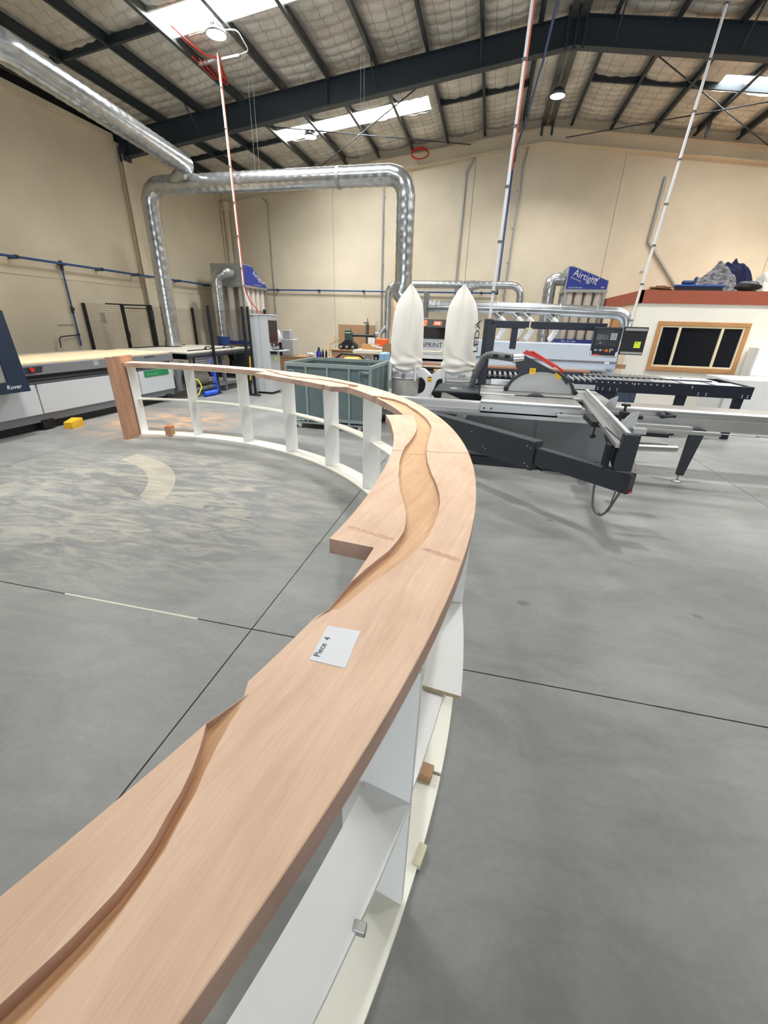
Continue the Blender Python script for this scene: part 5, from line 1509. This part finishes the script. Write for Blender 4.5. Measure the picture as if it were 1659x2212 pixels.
# ------------------------------------------------------------------ compressed air pipes
ap = thing('air_pipe', 'blue compressed air pipe running along the left and back walls', 'pipe', (-9.7, 12, 2.73))
obj('wall_run', MB().tube(fillet([(XW0+.19, -4, 2.735), (XW0+.19, YW1-.10, 2.735), (.12, YW1-.10, 2.725)], .06), .024, 10), M_BPIPE, ap)
cl = MB()
for y_ in (4.2, 6.0, 7.9, 10.0, 11.2, 12.9, 14.4):
    cl.bbox(XW0+.004, y_-.03, 2.70, XW0+.23, y_+.03, 2.77, .006)
for x in (-9.0, -7.9, -6.25, -4.55, -2.75, -1.1, -.4):
    cl.bbox(x-.03, YW1-.14, 2.69, x+.03, YW1-.004, 2.765, .006)
obj('pipe_clip', cl, M_CHAR, ap, kind='stuff')
obj('tee_joint', MB().cyl((XW0+.09, 8.90, 2.735), (XW0+.09, 9.06, 2.735), .036, n=12).cyl((XW0+.09, 8.98, 2.60), (XW0+.09, 8.98, 2.80), .034, n=12), M_CHAR, ap)
obj('drop_pipe', MB().tube([(XW0+.09, 8.98, 2.7), (XW0+.09, 8.97, 1.0)], .019, 8), M_BPIPE, ap)
obj('drop_valve', MB().cyl((XW0+.09, 8.97, 1.72), (XW0+.09, 8.97, 1.86), .03, n=10).box(XW0+.10, 8.93, 1.78, XW0+.18, 8.96, 1.84).cyl((XW0+.09, 8.97, 1.22), (XW0+.09, 8.97, 1.28), .03, n=10), M_CHAR, ap)
obj('drop_branch', MB().tube(fillet([(XW0+.09, 8.97, 1.24), (XW0+.12, 8.55, 1.22), (XW0+.16, 8.38, 1.20), (XW0+.16, 8.36, .98)], .08), .013, 8).tube([(XW0+.06, 8.95, 1.46), (XW0+.06, 8.52, 1.46)], .006, 6), M_CHAR, ap)
obj('riser_pipe', MB().tube(fillet([(.12, YW1-.10, 2.725), (.12, YW1-.10, 6.25), (.14, YW1-.40, 6.40)], .10), .028, 10), M_BPIPE, ap)
rp_ = thing('roof_air_pipe', 'blue air pipe hanging below the roof beside the ridge', 'pipe', (.2, 14, 6.5))
obj('pipe', MB().tube([(.14, YW1-.41, 6.405), (.30, 14.0, 6.55), (.42, 11.9, 6.60), (.47, 9.5, 6.60)], .026, 10), M_BPIPE, rp_)
obj('pipe_joint', MB().cyl((.30, 13.9, 6.55), (.302, 14.1, 6.545), .036, n=10), M_CHAR, rp_)
obj('elbow', MB().sphere((.12, YW1-.09, 2.725), .045).cyl((.13, YW1-.09, 6.25), (.13, YW1-.09, 6.42), .045, n=10), M_CHAR, ap)
obj('short_drop', MB().cyl((-.72, YW1-.09, 2.72), (-.74, YW1-.09, 1.95), .016, n=8).cyl((-.72, YW1-.09, 2.70), (-.72, YW1-.09, 2.80), .03, n=8), M_BPIPE, ap)
# grey conduits on the back wall
def wall_conduit(label, pts, r=.022):
    t = thing('wall_conduit', label, 'conduit', pts[0], 'conduits on the back wall')
    obj('tube', MB().tube(fillet(pts, .08), r, 8), M_ALUD, t)
    sd = MB()
    z = min(p[2] for p in pts)+.5
    x = pts[0][0]
    while z < max(p[2] for p in pts)-.2:
        sd.bbox(x-.045, YW1-.05, z-.02, x+.045, YW1-.002, z+.02, .004); z += .95
    obj('saddle', sd, M_LGREY, t, kind='stuff')
wy = YW1-.034
wall_conduit('thin grey conduit on the back wall rising beside the left corner filter unit', [(-8.06, wy, .5), (-8.06, wy, 5.42), (-8.3, wy, 5.6), (-8.5, wy, 5.66)])
wall_conduit('grey conduit on the back wall left of the leaning pine plank', [(-3.88, wy, 1.2), (-3.90, wy, 5.7), (-3.86, wy, 5.95)], .03)
wall_conduit('grey conduit on the back wall behind the big duct drop', [(-3.05, wy, .8), (-3.05, wy, 5.9)], .022)
wall_conduit('grey conduit on the back wall above the right dust collector bag', [(-1.28, wy, 2.4), (-1.27, wy, 6.05), (-1.05, wy, 6.4), (-.75, wy, 6.75)], .03)
wall_conduit('grey conduit on the back wall right of the blue vertical pipe', [(.36, wy, 2.2), (.42, wy, 6.2), (.50, wy, 6.6)], .03)
wall_conduit('grey conduit on the back wall that turns diagonally down behind the office roof', [(4.43, wy, 5.75), (4.40, wy, 4.16), (5.55, wy, 2.9)], .045)
# ------------------------------------------------------------------ hanging supply drops
def drop(label, top, bot, r, red, cat='conduit', ext=None, start=0.0):
    t = thing('hanging_conduit', label, cat, bot, 'conduits hanging from the roof')
    obj('white_tube', MB().tube([top, bot], r, 10), M_WPAINT, t)
    if red:
        o_ = Vector((.9*r+.006, -.4*r, 0))
        a = Vector(top).lerp(Vector(bot), start); b_ = Vector(top).lerp(Vector(bot), red)
        obj('orange_cable', MB().tube([a+o_, b_+o_], .010, 8), MATS['hang_orange'], t)
    tie = MB()
    L = (Vector(bot)-Vector(top)).length
    k = .5
    while k < L:
        p = Vector(top).lerp(Vector(bot), k/L)
        tie.cyl(p-Vector((0, 0, .012)), p+Vector((0, 0, .012)), r+.014, n=10); k += .62
    obj('cable_tie', tie, M_HOSE, t, kind='stuff')
    return t
mat('hang_orange', (206, 92, 62), .55)
dA = drop('white conduit with orange cable dropping from the roof lamp bracket to the control cabinet', (-5.74, 9.9, 6.36), (-5.68, 9.9, 2.42), .022, 1.0)
obj('tail_cable', MB().tube(fillet([(-5.68, 9.9, 2.42), (-5.55, 9.9, 2.1), (-5.42, 9.95, 1.92), (-5.38, 9.95, 1.82)], .1), .012, 8), mat('red_cable', (176, 44, 44), .5), dA)
obj('tail_cable', MB().tube(fillet([(-5.69, 9.9, 2.42), (-5.62, 9.88, 2.1), (-5.55, 9.9, 1.95)], .1), .010, 8), M_WPAINT, dA)
drop('white conduit with orange cable dropping from the ridge to the panel saw post', (.07, 6.99, 7.0), (-.01, 6.99, 1.81), .020, .66, start=.0)
drop('white conduit dropping from the roof to the edge bander control end', (2.93, 9.75, 6.72), (2.66, 9.75, 1.45), .022, 0)
# lamp bracket and loose orange cables
lb_ = thing('lamp_bracket', 'galvanised bar between roof purlins that carries the cables by the near lamp', 'bracket', (-5.9, 9.95, 6.4))
obj('bar', MB().prism([(-6.2, 6.24), (-5.3, 6.30), (-5.3, 6.34), (-6.2, 6.28)], lambda u, v, w_: (u, w_, v), 9.93, 9.99), M_ALU, lb_)
obj('grey_lead', MB().tube(fillet([(-5.31, 9.2, 6.33), (-5.02, 9.4, 6.40), (-5.02, 9.8, 6.30), (-5.32, 9.96, 6.33)], .15), .011, 8), M_WPAINT, lb_)
for k in range(3):
    obj('orange_lead', MB().tube(fillet([(-6.2+.1*k, 9.75+.08*k, 6.28), (-6.15+.1*k, 10.35+.1*k, 6.20-.03*k), (-5.85, 10.25+.05*k, 6.12+.02*k), (-5.745, 9.93, 6.30)], .2), .013, 8), M_RED, lb_)
obj('orange_lead', MB().tube(fillet([(-6.0, 8.9, 6.30), (-6.0, 9.3, 6.30), (-5.95, 9.75, 6.30), (-5.76, 9.94, 6.30)], .2), .013, 8), M_RED, lb_)
oc = MB()
for k in range(4):
    oc.tube([(-2.70+.26*math.cos(2*PI*q/20), 15.9+.04*math.sin(2*PI*q/20+k), 6.45+.13*math.sin(2*PI*q/20)+.012*k) for q in range(21)], .012, 6)
tag(obj('cable_coil', oc, M_RED), 'coil of orange cable hung under the roof at the back wall', 'cable')

# ------------------------------------------------------------------ high bay lamps
def high_bay(label, c, tilt=0):
    t = thing('high_bay_lamp', label, 'lamp', c, 'round high bay lamps under the roof')
    x, y_, z = c
    obj('housing', MB().lathe([(0, .16), (.06, .16), (.08, .10), (.17, .045), (.185, .0), (.17, -.004)], c, 28), M_LAMPB, t)
    fn = MB()
    for k in range(14):
        a = 2*PI*k/14
        fn.add([(x+.06*math.cos(a), y_+.06*math.sin(a), z+.15), (x+.06*math.cos(a), y_+.06*math.sin(a), z+.09), (x+.17*math.cos(a), y_+.17*math.sin(a), z+.05), (x+.12*math.cos(a), y_+.12*math.sin(a), z+.13)], [(0, 1, 2, 3)])
    obj('cooling_fins', fn, M_LAMPB, t)
    obj('lens', MB().lathe([(0, -.012), (.12, -.010), (.165, 0)], c, 28), M_GLOW, t)
    obj('suspension', MB().cyl((x, y_, z+.15), (x, y_, z+.30), .010, n=8), M_LAMPB, t)
    L = D.lights.new('lamp_light', 'AREA'); L.shape = 'DISK'; L.size = .34; L.energy = LAMP_W; L.spread = math.radians(118); L.color = (1, .985, .96)
    lo = D.objects.new('lamp_light', L); COL.objects.link(lo); lo.parent = t; lo.location = (0, 0, -.03)
high_bay('round high bay lamp under the near left skylight beside the lamp bracket', (-5.29, 9.15, 6.24))
high_bay('round high bay lamp under the far left skylight above the overhead duct', (-5.34, 13.56, 6.24))
high_bay('round high bay lamp under the roof ridge near the back wall', (.95, 13.87, 6.82))

for q in ((.95, 9.2, 6.8), (.95, 4.6, 6.8), (-5.29, 4.6, 6.2), (7.65, 4.6, 5.95), (7.65, 9.2, 5.95), (7.65, 13.7, 5.95)):  # unseen lamps, added along the same grid to brighten the near floor
    high_bay('round high bay lamp high above the hall, out of the picture over the near machines', q)

# ------------------------------------------------------------------ office
OX0, OY, OZ = 3.12, 11.0, 2.5
wx0, wx1, wz0, wz1 = 3.575, 5.345, .90, 1.91
off = MB()
off.box(OX0, OY, 0, wx0+.05, OY+.12, 2.25).box(wx1-.05, OY, 0, XW1, OY+.12, 2.25).box(wx0+.05, OY, 0, wx1-.05, OY+.12, wz0+.05).box(wx0+.05, OY, wz1-.05, wx1-.05, OY+.12, 2.25)
wo_ = obj('wall_office', off, M_OFFICE, kind='structure')
obj('wall_side', MB().box(OX0, OY+.12, 0, OX0+.10, 12.2, 2.25).box(OX0, 13.05, 0, OX0+.10, YW1, 2.25).box(OX0, 12.2, 2.05, OX0+.10, 13.05, 2.25), mat('office_side_plaster', (226, 208, 180), .8), kind='structure')
obj('wall_partition', MB().box(8.2, OY+.12, 0, 8.3, YW1, 2.25), M_OFFICE, kind='structure')
rf = MB().box(OX0-.02, OY-.02, 2.25, XW1, YW1, 2.49)
obj('trim_3', MB().box(OX0-.03, OY-.03, 2.25, XW1, OY+.02, OZ).box(OX0-.03, OY-.03, 2.25, OX0+.02, YW1, OZ), M_FASCIA, kind='structure')
obj('roof_office', MB().box(OX0+.02, OY+.02, 2.25, XW1, YW1, 2.499), M_TAN, kind='structure')
wn_ = obj('window_1', MB().box(wx0-.02, OY-.025, wz0-.02, wx1+.02, OY-.018, wz0-.012), M_OAK, kind='structure')
t_ = .085
for q in ((wx0, wz0, wx1, wz0+t_), (wx0, wz1-t_, wx1, wz1), (wx0, wz0+t_, wx0+t_, wz1-t_), (wx1-t_, wz0+t_, wx1, wz1-t_)):
    obj('architrave', MB().bbox(q[0], OY-.025, q[1], q[2], OY, q[3], .005), M_OAK, wn_)
a0, a1, c0, c1 = wx0+t_, wx1-t_, wz0+t_, wz1-t_
for q in ((a0, c0, a1, c0+.035), (a0, c1-.035, a1, c1), (a0, c0+.03, a0+.035, c1-.03), (a1-.035, c0+.03, a1, c1-.03)):
    obj('sash_rail', MB().bbox(q[0], OY-.012, q[1], q[2], OY+.05, q[3], .004), M_CREAMF, wn_)
mx = [a0+(a1-a0)*.235, a0+(a1-a0)*.745]
for x in mx:
    obj('mullion', MB().bbox(x-.025, OY-.012, c0+.03, x+.025, OY+.05, c1-.03, .004), M_CREAMF, wn_)
for x0_, x1_ in ((a0+.03, mx[0]-.025), (mx[0]+.025, mx[1]-.025), (mx[1]+.025, a1-.03)):
    obj('pane', MB().box(x0_, OY+.02, c0+.03, x1_, OY+.026, c1-.03), M_GLASS, wn_)
d1 = obj('door_1', MB().box(OX0+.02, 12.26, 0, OX0+.06, 12.99, 2.0), M_OAK, kind='structure')
obj('door_frame', MB().box(OX0-.02, 12.14, 0, OX0+.0, 12.22, 2.12).box(OX0-.02, 13.03, 0, OX0+.0, 13.11, 2.12).box(OX0-.02, 12.14, 2.04, OX0+.0, 13.11, 2.12), M_OAK, d1)
# desk things seen through the office window
dk = thing('office_desk', 'dark desk with a monitor seen through the office window', 'desk', (4.5, 12, 0))
obj('desk_top', MB().bbox(3.5, 11.5, .72, 5.6, 12.2, .75, .004), M_CHAR, dk)
obj('desk_leg', MB().box(3.55, 11.55, 0, 3.6, 12.15, .72).box(5.5, 11.55, 0, 5.55, 12.15, .72), M_CHAR, dk)
mo = thing('monitor', 'blue backed monitor on the desk behind the office window', 'monitor', (4.35, 11.8, .75))
obj('screen', MB().bbox(4.15, 11.78, .84, 4.6, 11.81, 1.12, .005), mat('monitor_blue', (40, 70, 120), .4), mo)
obj('stand', MB().box(4.33, 11.79, .75, 4.41, 11.83, .86).box(4.25, 11.73, .75, 4.49, 11.88, .76), M_BLACK, mo)

# things piled on the office roof
def lump(c, r, sx, sy, sz, seed, amp=.22, n=26, m=16):
    rnd = random.Random(seed)
    ph = [(rnd.uniform(1, 4), rnd.uniform(2, 7), rnd.uniform(0, 6)) for _ in range(5)]
    def fx(t, v):
        s_ = 1.0
        for k, (a, b_, c_) in enumerate(ph):
            s_ += amp/(k+1.2)*math.sin(round(a)*t+b_*v*PI+c_)
        return s_
    return MB().sphere(c, r, sx, sy, sz, n, m, fx)
RZ = OZ
def cloth_pile(pts, m, label, cat, seed, yo=.42):
    """draped heap: a folded surface over a ridge line of (x, height, half-depth)"""
    rnd = random.Random(seed)
    ph = [rnd.uniform(0, 6) for _ in range(6)]
    x0, x1 = pts[0][0], pts[-1][0]
    hs_ = [(p[0], p[1]) for p in pts]; ds_ = [(p[0], p[2]) for p in pts]
    def f(u, v):
        x = x0+(x1-x0)*u; t = (v-.5)*2
        h = lut(hs_, x); d_ = lut(ds_, x)
        prof = max(0.0, 1-abs(t)**2.2)
        wr = .035*math.sin(23*u+5*t+ph[0])+.03*math.sin(11*u-9*t+ph[1])+.022*math.sin(37*u+13*t+ph[2])
        return (x+.02*math.sin(9*t+ph[3]), OY+yo+t*d_+.03*math.sin(17*u+ph[4]), max(RZ+.002, RZ+h*prof+wr*prof*min(1, h*5)))
    mb = MB().grid(60, 26, f)
    tag(obj('cloth_heap', mb, m), label, cat)
M_NAVYC = mat('navy_cloth', (24, 30, 66), .95, bump=.3, bscale=30)
M_GREYC = mat('striped_grey_cloth', (128, 126, 130), .95, var=.85, vscale=9, stretch=(1, 1, 2.2))
cloth_pile([(4.78, .20, .2), (4.88, .50, .28), (5.0, .60, .3), (5.13, .655, .3), (5.24, .60, .3), (5.34, .62, .3), (5.46, .44, .3), (5.6, .18, .25), (5.68, .0, .2)], M_NAVYC, 'navy blue cloth heap, the tallest thing on the office roof', 'cloth', 5, 1.12)
cloth_pile([(4.18, .03, .1), (4.30, .22, .15), (4.42, .30, .2), (4.55, .46, .2), (4.64, .54, .22), (4.74, .53, .22), (4.86, .42, .22), (5.0, .24, .2), (5.1, .05, .1), (5.14, .0, .1)], M_GREYC, 'grey and white striped cloth bundle lying against the navy cloth on the office roof', 'cloth', 9, .60)
cloth_pile([(5.36, .05, .15), (5.42, .32, .2), (5.52, .36, .2), (5.62, .30, .2), (5.70, .22, .2), (5.74, .0, .12)], M_CLOTH, 'white sack at the right end of the heap on the office roof', 'sack', 12, .42)
tag(obj('black_bag', lump((5.12, OY+.18, RZ+.10), .12, 2.0, 1.0, .75, 3, .12), M_BLACK), 'black bag bulging at the foot of the navy cloth on the office roof', 'bag')
tr = thing('blue_tray', 'flat blue plastic tray on black supports at the edge of the office roof', 'tray', (4.1, OY+.2, RZ))
obj('tray', MB().bbox(3.74, OY+.05, RZ+.075, 4.66, OY+.26, RZ+.115, .01), mat('tray_blue', (36, 76, 150), .45), tr)
obj('support', MB().box(3.78, OY+.06, RZ, 4.62, OY+.25, RZ+.075), M_BLACK, tr)
tag(obj('blue_offcut', MB().bbox(3.86, OY+.12, RZ+.116, 4.08, OY+.20, RZ+.20, .03).prism([(4.06, .116), (4.12, .116), (4.13, .27), (4.10, .25)], lambda u, v, w_: (u, w_, RZ+v), OY+.12, OY+.20), mat('petrol_blue', (34, 60, 108), .5)), 'petrol blue plastic piece standing on the blue tray on the office roof', 'plastic piece')
tag(obj('brown_rope', lump((3.50, OY+.2, RZ+.045), .06, 3.4, 1.5, .75, 8, .3), mat('brown_bark', (112, 78, 48), .9, var=.4, vscale=20)), 'brown bundle at the left end of the office roof edge', 'bundle')

# white open crate and tall white cupboard beyond the edge bander
cr_ = thing('white_crate', 'white open topped melamine crate at the right behind the roller deck', 'crate', (5.3, 10.0, 0))
kx0, kx1, ky0, ky1, kz = 4.62, 6.6, 9.55, 10.55, .90
for q in ((kx0, ky0, kx1, ky0+.03), (kx0, ky1-.03, kx1, ky1), (kx0, ky0+.03, kx0+.03, ky1-.03), (kx1-.03, ky0+.03, kx1, ky1-.03)):
    obj('side_board', MB().box(q[0], q[1], .0, q[2], q[3], kz), M_WHITE, cr_)
obj('inner_board', MB().box(kx0+.03, ky0+.03, .78, kx1-.03, ky1-.03, .80), M_BOARD, cr_)
cu = thing('white_cupboard', 'tall white cupboard at the right end of the office window wall', 'cupboard', (6.2, 10.8, 0))
obj('carcass', MB().bbox(5.44, 10.62, .05, 6.5, 10.97, 1.45, .004), M_WHITE, cu)
obj('cupboard_door', MB().bbox(5.45, 10.60, .08, 5.96, 10.618, 1.44, .003), M_WHITE, cu)
obj('cupboard_door', MB().bbox(5.98, 10.60, .08, 6.49, 10.618, 1.44, .003), M_WHITE, cu)
obj('cupboard_base', MB().box(5.50, 10.65, 0, 6.45, 10.95, .05), M_GREY, cu)

# ------------------------------------------------------------------ spindle moulder and the bench area
sx0, sy_ = -3.75, 13.3
sm = thing('spindle_moulder', 'cream spindle moulder with wooden fence and a green power feeder', 'machine', (sx0+.2, sy_+.4, 0))
obj('machine_base', MB().bbox(sx0-.02, sy_+.05, 0, sx0+.80, sy_+.75, .83, .02), M_ENAMEL, sm)
obj('machine_table', MB().bbox(sx0-.30, sy_-.12, .83, sx0+.90, sy_+.85, .93, .008), M_ENAMEL, sm)
obj('control_plate', MB().box(sx0+.34, sy_+.035, .55, sx0+.72, sy_+.05, .80), M_BLACK, sm)
obj('control_knob', MB().cyl((sx0+.42, sy_+.01, .70), (sx0+.42, sy_+.036, .70), .035, n=14).cyl((sx0+.62, sy_+.01, .72), (sx0+.62, sy_+.036, .72), .02, n=12), M_ENAMEL, sm)
obj('hand_wheel', MB().lathe([(.085, -.012), (.105, 0), (.085, .012), (.075, 0), (.085, -.012)], (sx0+.17, sy_-.02, .66), 24, axis='y').cyl((sx0+.17, sy_-.03, .66), (sx0+.17, sy_+.05, .66), .03, n=12).box(sx0+.075, sy_-.025, .65, sx0+.265, sy_-.015, .67), M_ALU, sm)
obj('fence_board', MB().bbox(sx0-.10, sy_+.20, .93, sx0+.50, sy_+.25, 1.10, .005), M_OAK, sm)
obj('fence_board', MB().bbox(sx0+.62, sy_+.20, .93, sx0+1.02, sy_+.25, 1.09, .005), M_OAK, sm)
obj('cutter_hood', MB().bbox(sx0+.36, sy_+.25, .95, sx0+.70, sy_+.55, 1.26, .02), M_ORANGE, sm)
obj('fence_clamp', MB().cyl((sx0+.25, sy_+.10, 1.06), (sx0+.55, sy_+.05, 1.0), .03, n=10).cyl((sx0+.55, sy_+.05, 1.0), (sx0+.60, sy_+.04, .99), .045, n=12), M_ALUD, sm)
obj('guide_rods', MB().cyl((sx0+.33, sy_+.31, 1.1), (sx0+.33, sy_+.31, 1.75), .010, n=8).cyl((sx0+.39, sy_+.31, 1.1), (sx0+.39, sy_+.31, 1.75), .010, n=8).bbox(sx0+.31, sy_+.28, 1.33, sx0+.42, sy_+.34, 1.43, .01), M_ALU, sm)
obj('white_plate', MB().box(sx0+.08, sy_+.3, 1.10, sx0+.30, sy_+.32, 1.28).cyl((sx0+.83, sy_+.3, 1.1), (sx0+.83, sy_+.3, 1.32), .012, n=8).box(sx0+.80, sy_+.28, 1.28, sx0+.92, sy_+.32, 1.32), M_WPAINT, sm)
pf = thing('power_feeder', 'dark green three wheel power feeder on an arm over the moulder', 'feeder', (sx0-.4, sy_+.1, 1.0))
obj('column', MB().cyl((sx0+.02, sy_+.45, .934), (sx0+.02, sy_+.45, 1.66), .05, n=14).cyl((sx0+.02, sy_+.45, 1.66), (sx0+.02, sy_+.45, 1.83), .012, n=8).cyl((sx0-.10, sy_+.45, 1.70), (sx0+.06, sy_+.45, 1.70), .02, n=10), mat('dark_green_paint', (58, 76, 66), .5), pf)
obj('arm', MB().cyl((sx0-.50, sy_+.35, 1.33), (sx0+.30, sy_+.45, 1.33), .04, n=12).cyl((sx0+.18, sy_+.43, 1.22), (sx0+.30, sy_+.45, 1.36), .06, n=12), M_BLACK, pf)
obj('motor', MB().bbox(sx0-.66, sy_+.20, 1.16, sx0-.44, sy_+.44, 1.42, .03).cyl((sx0-.66, sy_+.30, 1.45), (sx0-.48, sy_+.30, 1.45), .055, n=14), MATS['dark_green_paint'], pf)
obj('wheel_box', MB().prism([(sx0-.86, .98), (sx0-.80, 1.06), (sx0-.64, 1.18), (sx0-.46, 1.18), (sx0-.30, 1.06), (sx0-.26, .98)], lambda u, v, w_: (u, w_, v), sy_+.16, sy_+.44), M_BLACK, pf)
for k in range(3):
    x = sx0-.76+.2*k
    obj('feed_wheel', MB().cyl((x, sy_+.12, .995), (x, sy_+.42, .995), .085, n=18), M_RUB, pf)
    obj('wheel_hub', MB().cyl((x, sy_+.10, .995), (x, sy_+.125, .995), .045, n=14), M_ALUD, pf)
obj('power_lead', MB().tube(fillet([(sx0-.66, sy_+.3, 1.3), (sx0-1.15, sy_+.2, 1.05), (sx0-1.17, sy_+.1, .5)], .2), .012, 6), mat('ochre_lead', (176, 140, 70), .6), pf)
st = thing('moulder_stand', 'tan particleboard stand under the power feeder left of the moulder', 'stand', (sx0-.7, sy_+.2, 0))
obj('front_board', MB().bbox(sx0-1.05, sy_+.05, 0, sx0-.35, sy_+.08, .88, .003), M_TAN, st)
obj('top_board', MB().bbox(sx0-1.10, sy_-.0, .88, sx0-.33, sy_+.7, .905, .003), M_TAN, st)
obj('side_board', MB().bbox(sx0-1.05, sy_+.08, 0, sx0-1.02, sy_+.68, .88, .003), M_TAN, st)
tag(obj('backing_board', MB().bbox(-5.52, YW1-.10, .0, -4.10, YW1-.07, 1.62, .004), M_TAN), 'brown particleboard sheet standing against the back wall behind the power feeder', 'board')
# leaning pine plank with knots
plk = MB()
pa, pb = Vector((-3.02, 15.35, 0)), Vector((-3.34, 16.2, 3.80))
dd = (pb-pa).normalized(); sd_ = Vector((1, 0, 0))
nn = dd.cross(sd_).normalized()
vs = [p+sd_*a+nn*b_ for p in (pa, pb) for a, b_ in ((-.13, -.025), (.13, -.025), (.13, .025), (-.13, .025))]
plk.add(vs, [(3, 2, 1, 0), (4, 5, 6, 7), (0, 1, 5, 4), (1, 2, 6, 5), (2, 3, 7, 6), (3, 0, 4, 7)])
pk = thing('leaning_plank', 'tall knotty pine plank leaning on the back wall behind the big duct drop', 'plank', (-3.1, 15.4, 0))
obj('plank', plk, M_PINE, pk)
kt = MB()
rk = random.Random(4)
face = 1 if (nn.y < 0) else -1
for k in range(14):
    q = pa+dd*(.9+2.8*rk.random())+sd_*rk.uniform(-.1, .1)+nn*(.0255*face)
    kt.lathe([(0, 0), (.018+.012*rk.random(), 0)], (0, 0, 0), 10) if False else kt.cyl(q, q+nn*(.001*face), .016+.012*rk.random(), n=10)
obj('knot', kt, mat('knot_brown', (110, 66, 40), .8), pk, kind='stuff')
bxs = thing('brown_cart', 'brown board trolley with two upright ends behind the left dust bag', 'trolley', (-2.5, 12.5, 0))
obj('end_board', MB().prism([(-2.95, .75), (-2.90, 1.15), (-2.84, 1.18), (-2.60, 1.18), (-2.66, .75)], lambda u, v, w_: (u, w_, v), 12.4, 12.44), M_TAN, bxs)
obj('end_board', MB().prism([(-2.52, .75), (-2.47, 1.15), (-2.41, 1.18), (-2.17, 1.18), (-2.23, .75)], lambda u, v, w_: (u, w_, v), 12.4, 12.44), M_TAN, bxs)
obj('trolley_deck', MB().bbox(-2.98, 12.2, .70, -2.1, 13.1, .75, .004), M_TAN, bxs)
obj('trolley_leg', MB().box(-2.95, 12.25, 0, -2.88, 12.32, .70).box(-2.2, 12.25, 0, -2.13, 12.32, .70).box(-2.95, 13.0, 0, -2.88, 13.07, .70).box(-2.2, 13.0, 0, -2.13, 13.07, .70), M_TAN, bxs)
# bench with office odds and ends
bt_ = thing('work_bench', 'low brown board bench against the wall behind the zinc bin', 'bench', (-5.3, 12.5, 0))
obj('bench_top', MB().bbox(-6.4, 11.95, .72, -4.45, 12.7, .75, .004), M_TAN, bt_)
obj('bench_front', MB().bbox(-6.38, 11.97, 0, -4.5, 12.0, .72, .003), M_MDF, bt_)
obj('bench_end', MB().bbox(-4.52, 12.0, 0, -4.48, 12.68, .72, .003), M_MDF, bt_)
tag(obj('computer_tower', MB().bbox(-5.90, 12.1, .752, -5.55, 12.5, 1.20, .01), M_LGREY), 'grey computer tower on the bench behind the control cabinet', 'computer')
pr_ = thing('printer', 'black printer on the bench left of the grey computer tower', 'printer', (-6.1, 12.2, .75))
obj('printer_body', MB().bbox(-6.38, 12.05, .75, -5.92, 12.5, 1.02, .02), M_BLACK, pr_)
obj('paper_feed', MB().bbox(-6.3, 12.3, 1.02, -5.95, 12.45, 1.10, .01), M_CHAR, pr_)
tag(obj('grey_box', MB().bbox(-5.90, 12.24, 1.203, -5.68, 12.45, 1.45, .015), mat('lilac_grey_plastic', (176, 178, 186), .5)), 'lilac grey plastic box standing on top of the computer tower', 'box')
wbm = MB().lathe([(.16, 1.20), (.15, 1.32), (.12, 1.45), (.08, 1.54), (.03, 1.57), (0, 1.57)], (-6.14, 12.3, -.096), 18, fx=lambda t, j: 1+.10*math.sin(3*t+j)).lathe([(0, 1.2), (.16, 1.2)], (-6.14, 12.3, -.096), 18)
tag(obj('white_bag', wbm, M_PAPER), 'white plastic bag sitting on top of the black printer', 'bag')
tag(obj('crumpled_paper', lump((-5.02, 12.15, .812), .06, 2, 1.4, .7, 21, .3), M_PAPER), 'crumpled white paper lying on the bench behind the zinc bin', 'paper')
bo = thing('spray_bottle', 'blue bottle with black top on the bench behind the zinc bin', 'bottle', (-4.72, 12.05, .75))
obj('bottle', MB().lathe([(0, 0), (.075, 0), (.08, .02), (.08, .12), (.05, .17), (.03, .19)], (-4.72, 12.05, .75), 18), mat('bottle_blue', (40, 60, 170), .35), bo)
obj('cap', MB().lathe([(.045, .17), (.03, .22), (.028, .27), (0, .27)], (-4.72, 12.05, .75), 14), M_BLACK, bo)
for x, lab in ((-4.60, 'slim black canister on the bench, left of the wooden stick'), (-4.50, 'slim black canister on the bench, right of the wooden stick')):
    tag(obj('canister', MB().lathe([(0, 0), (.03, 0), (.03, .15), (.012, .19), (.012, .22), (0, .22)], (x, 12.06, .75), 12), M_BLACK), lab, 'canister')
tag(obj('wooden_stick', MB().cyl((-4.555, 12.1, .76), (-4.41, 12.6, 1.42), .016, n=10), M_PINE), 'pale wooden stick leaning upright on the bench end', 'stick')
vc = thing('vacuum_handle', 'black curved trolley handle showing above the zinc bin rim', 'handle', (-2.9, 9.0, 0))
obj('handle', MB().tube(fillet([(-3.15, 9.0, .02), (-3.15, 9.0, .98), (-3.0, 9.0, 1.09), (-2.62, 9.0, 1.07), (-2.45, 9.0, .95), (-2.45, 9.0, .02)], .12), .022, 10), M_BLACK, vc)
obj('yellow_body', MB().bbox(-2.95, 8.9, .02, -2.6, 9.2, 1.02, .03), M_YEL, vc)
bb = thing('blue_case', 'light blue case standing by the bin and the dust collector', 'case', (-2.1, 9.0, 0))
obj('case', MB().bbox(-2.16, 8.9, 0, -2.01, 9.3, 1.14, .02), mat('pale_blue_plastic', (150, 190, 226), .5), bb)
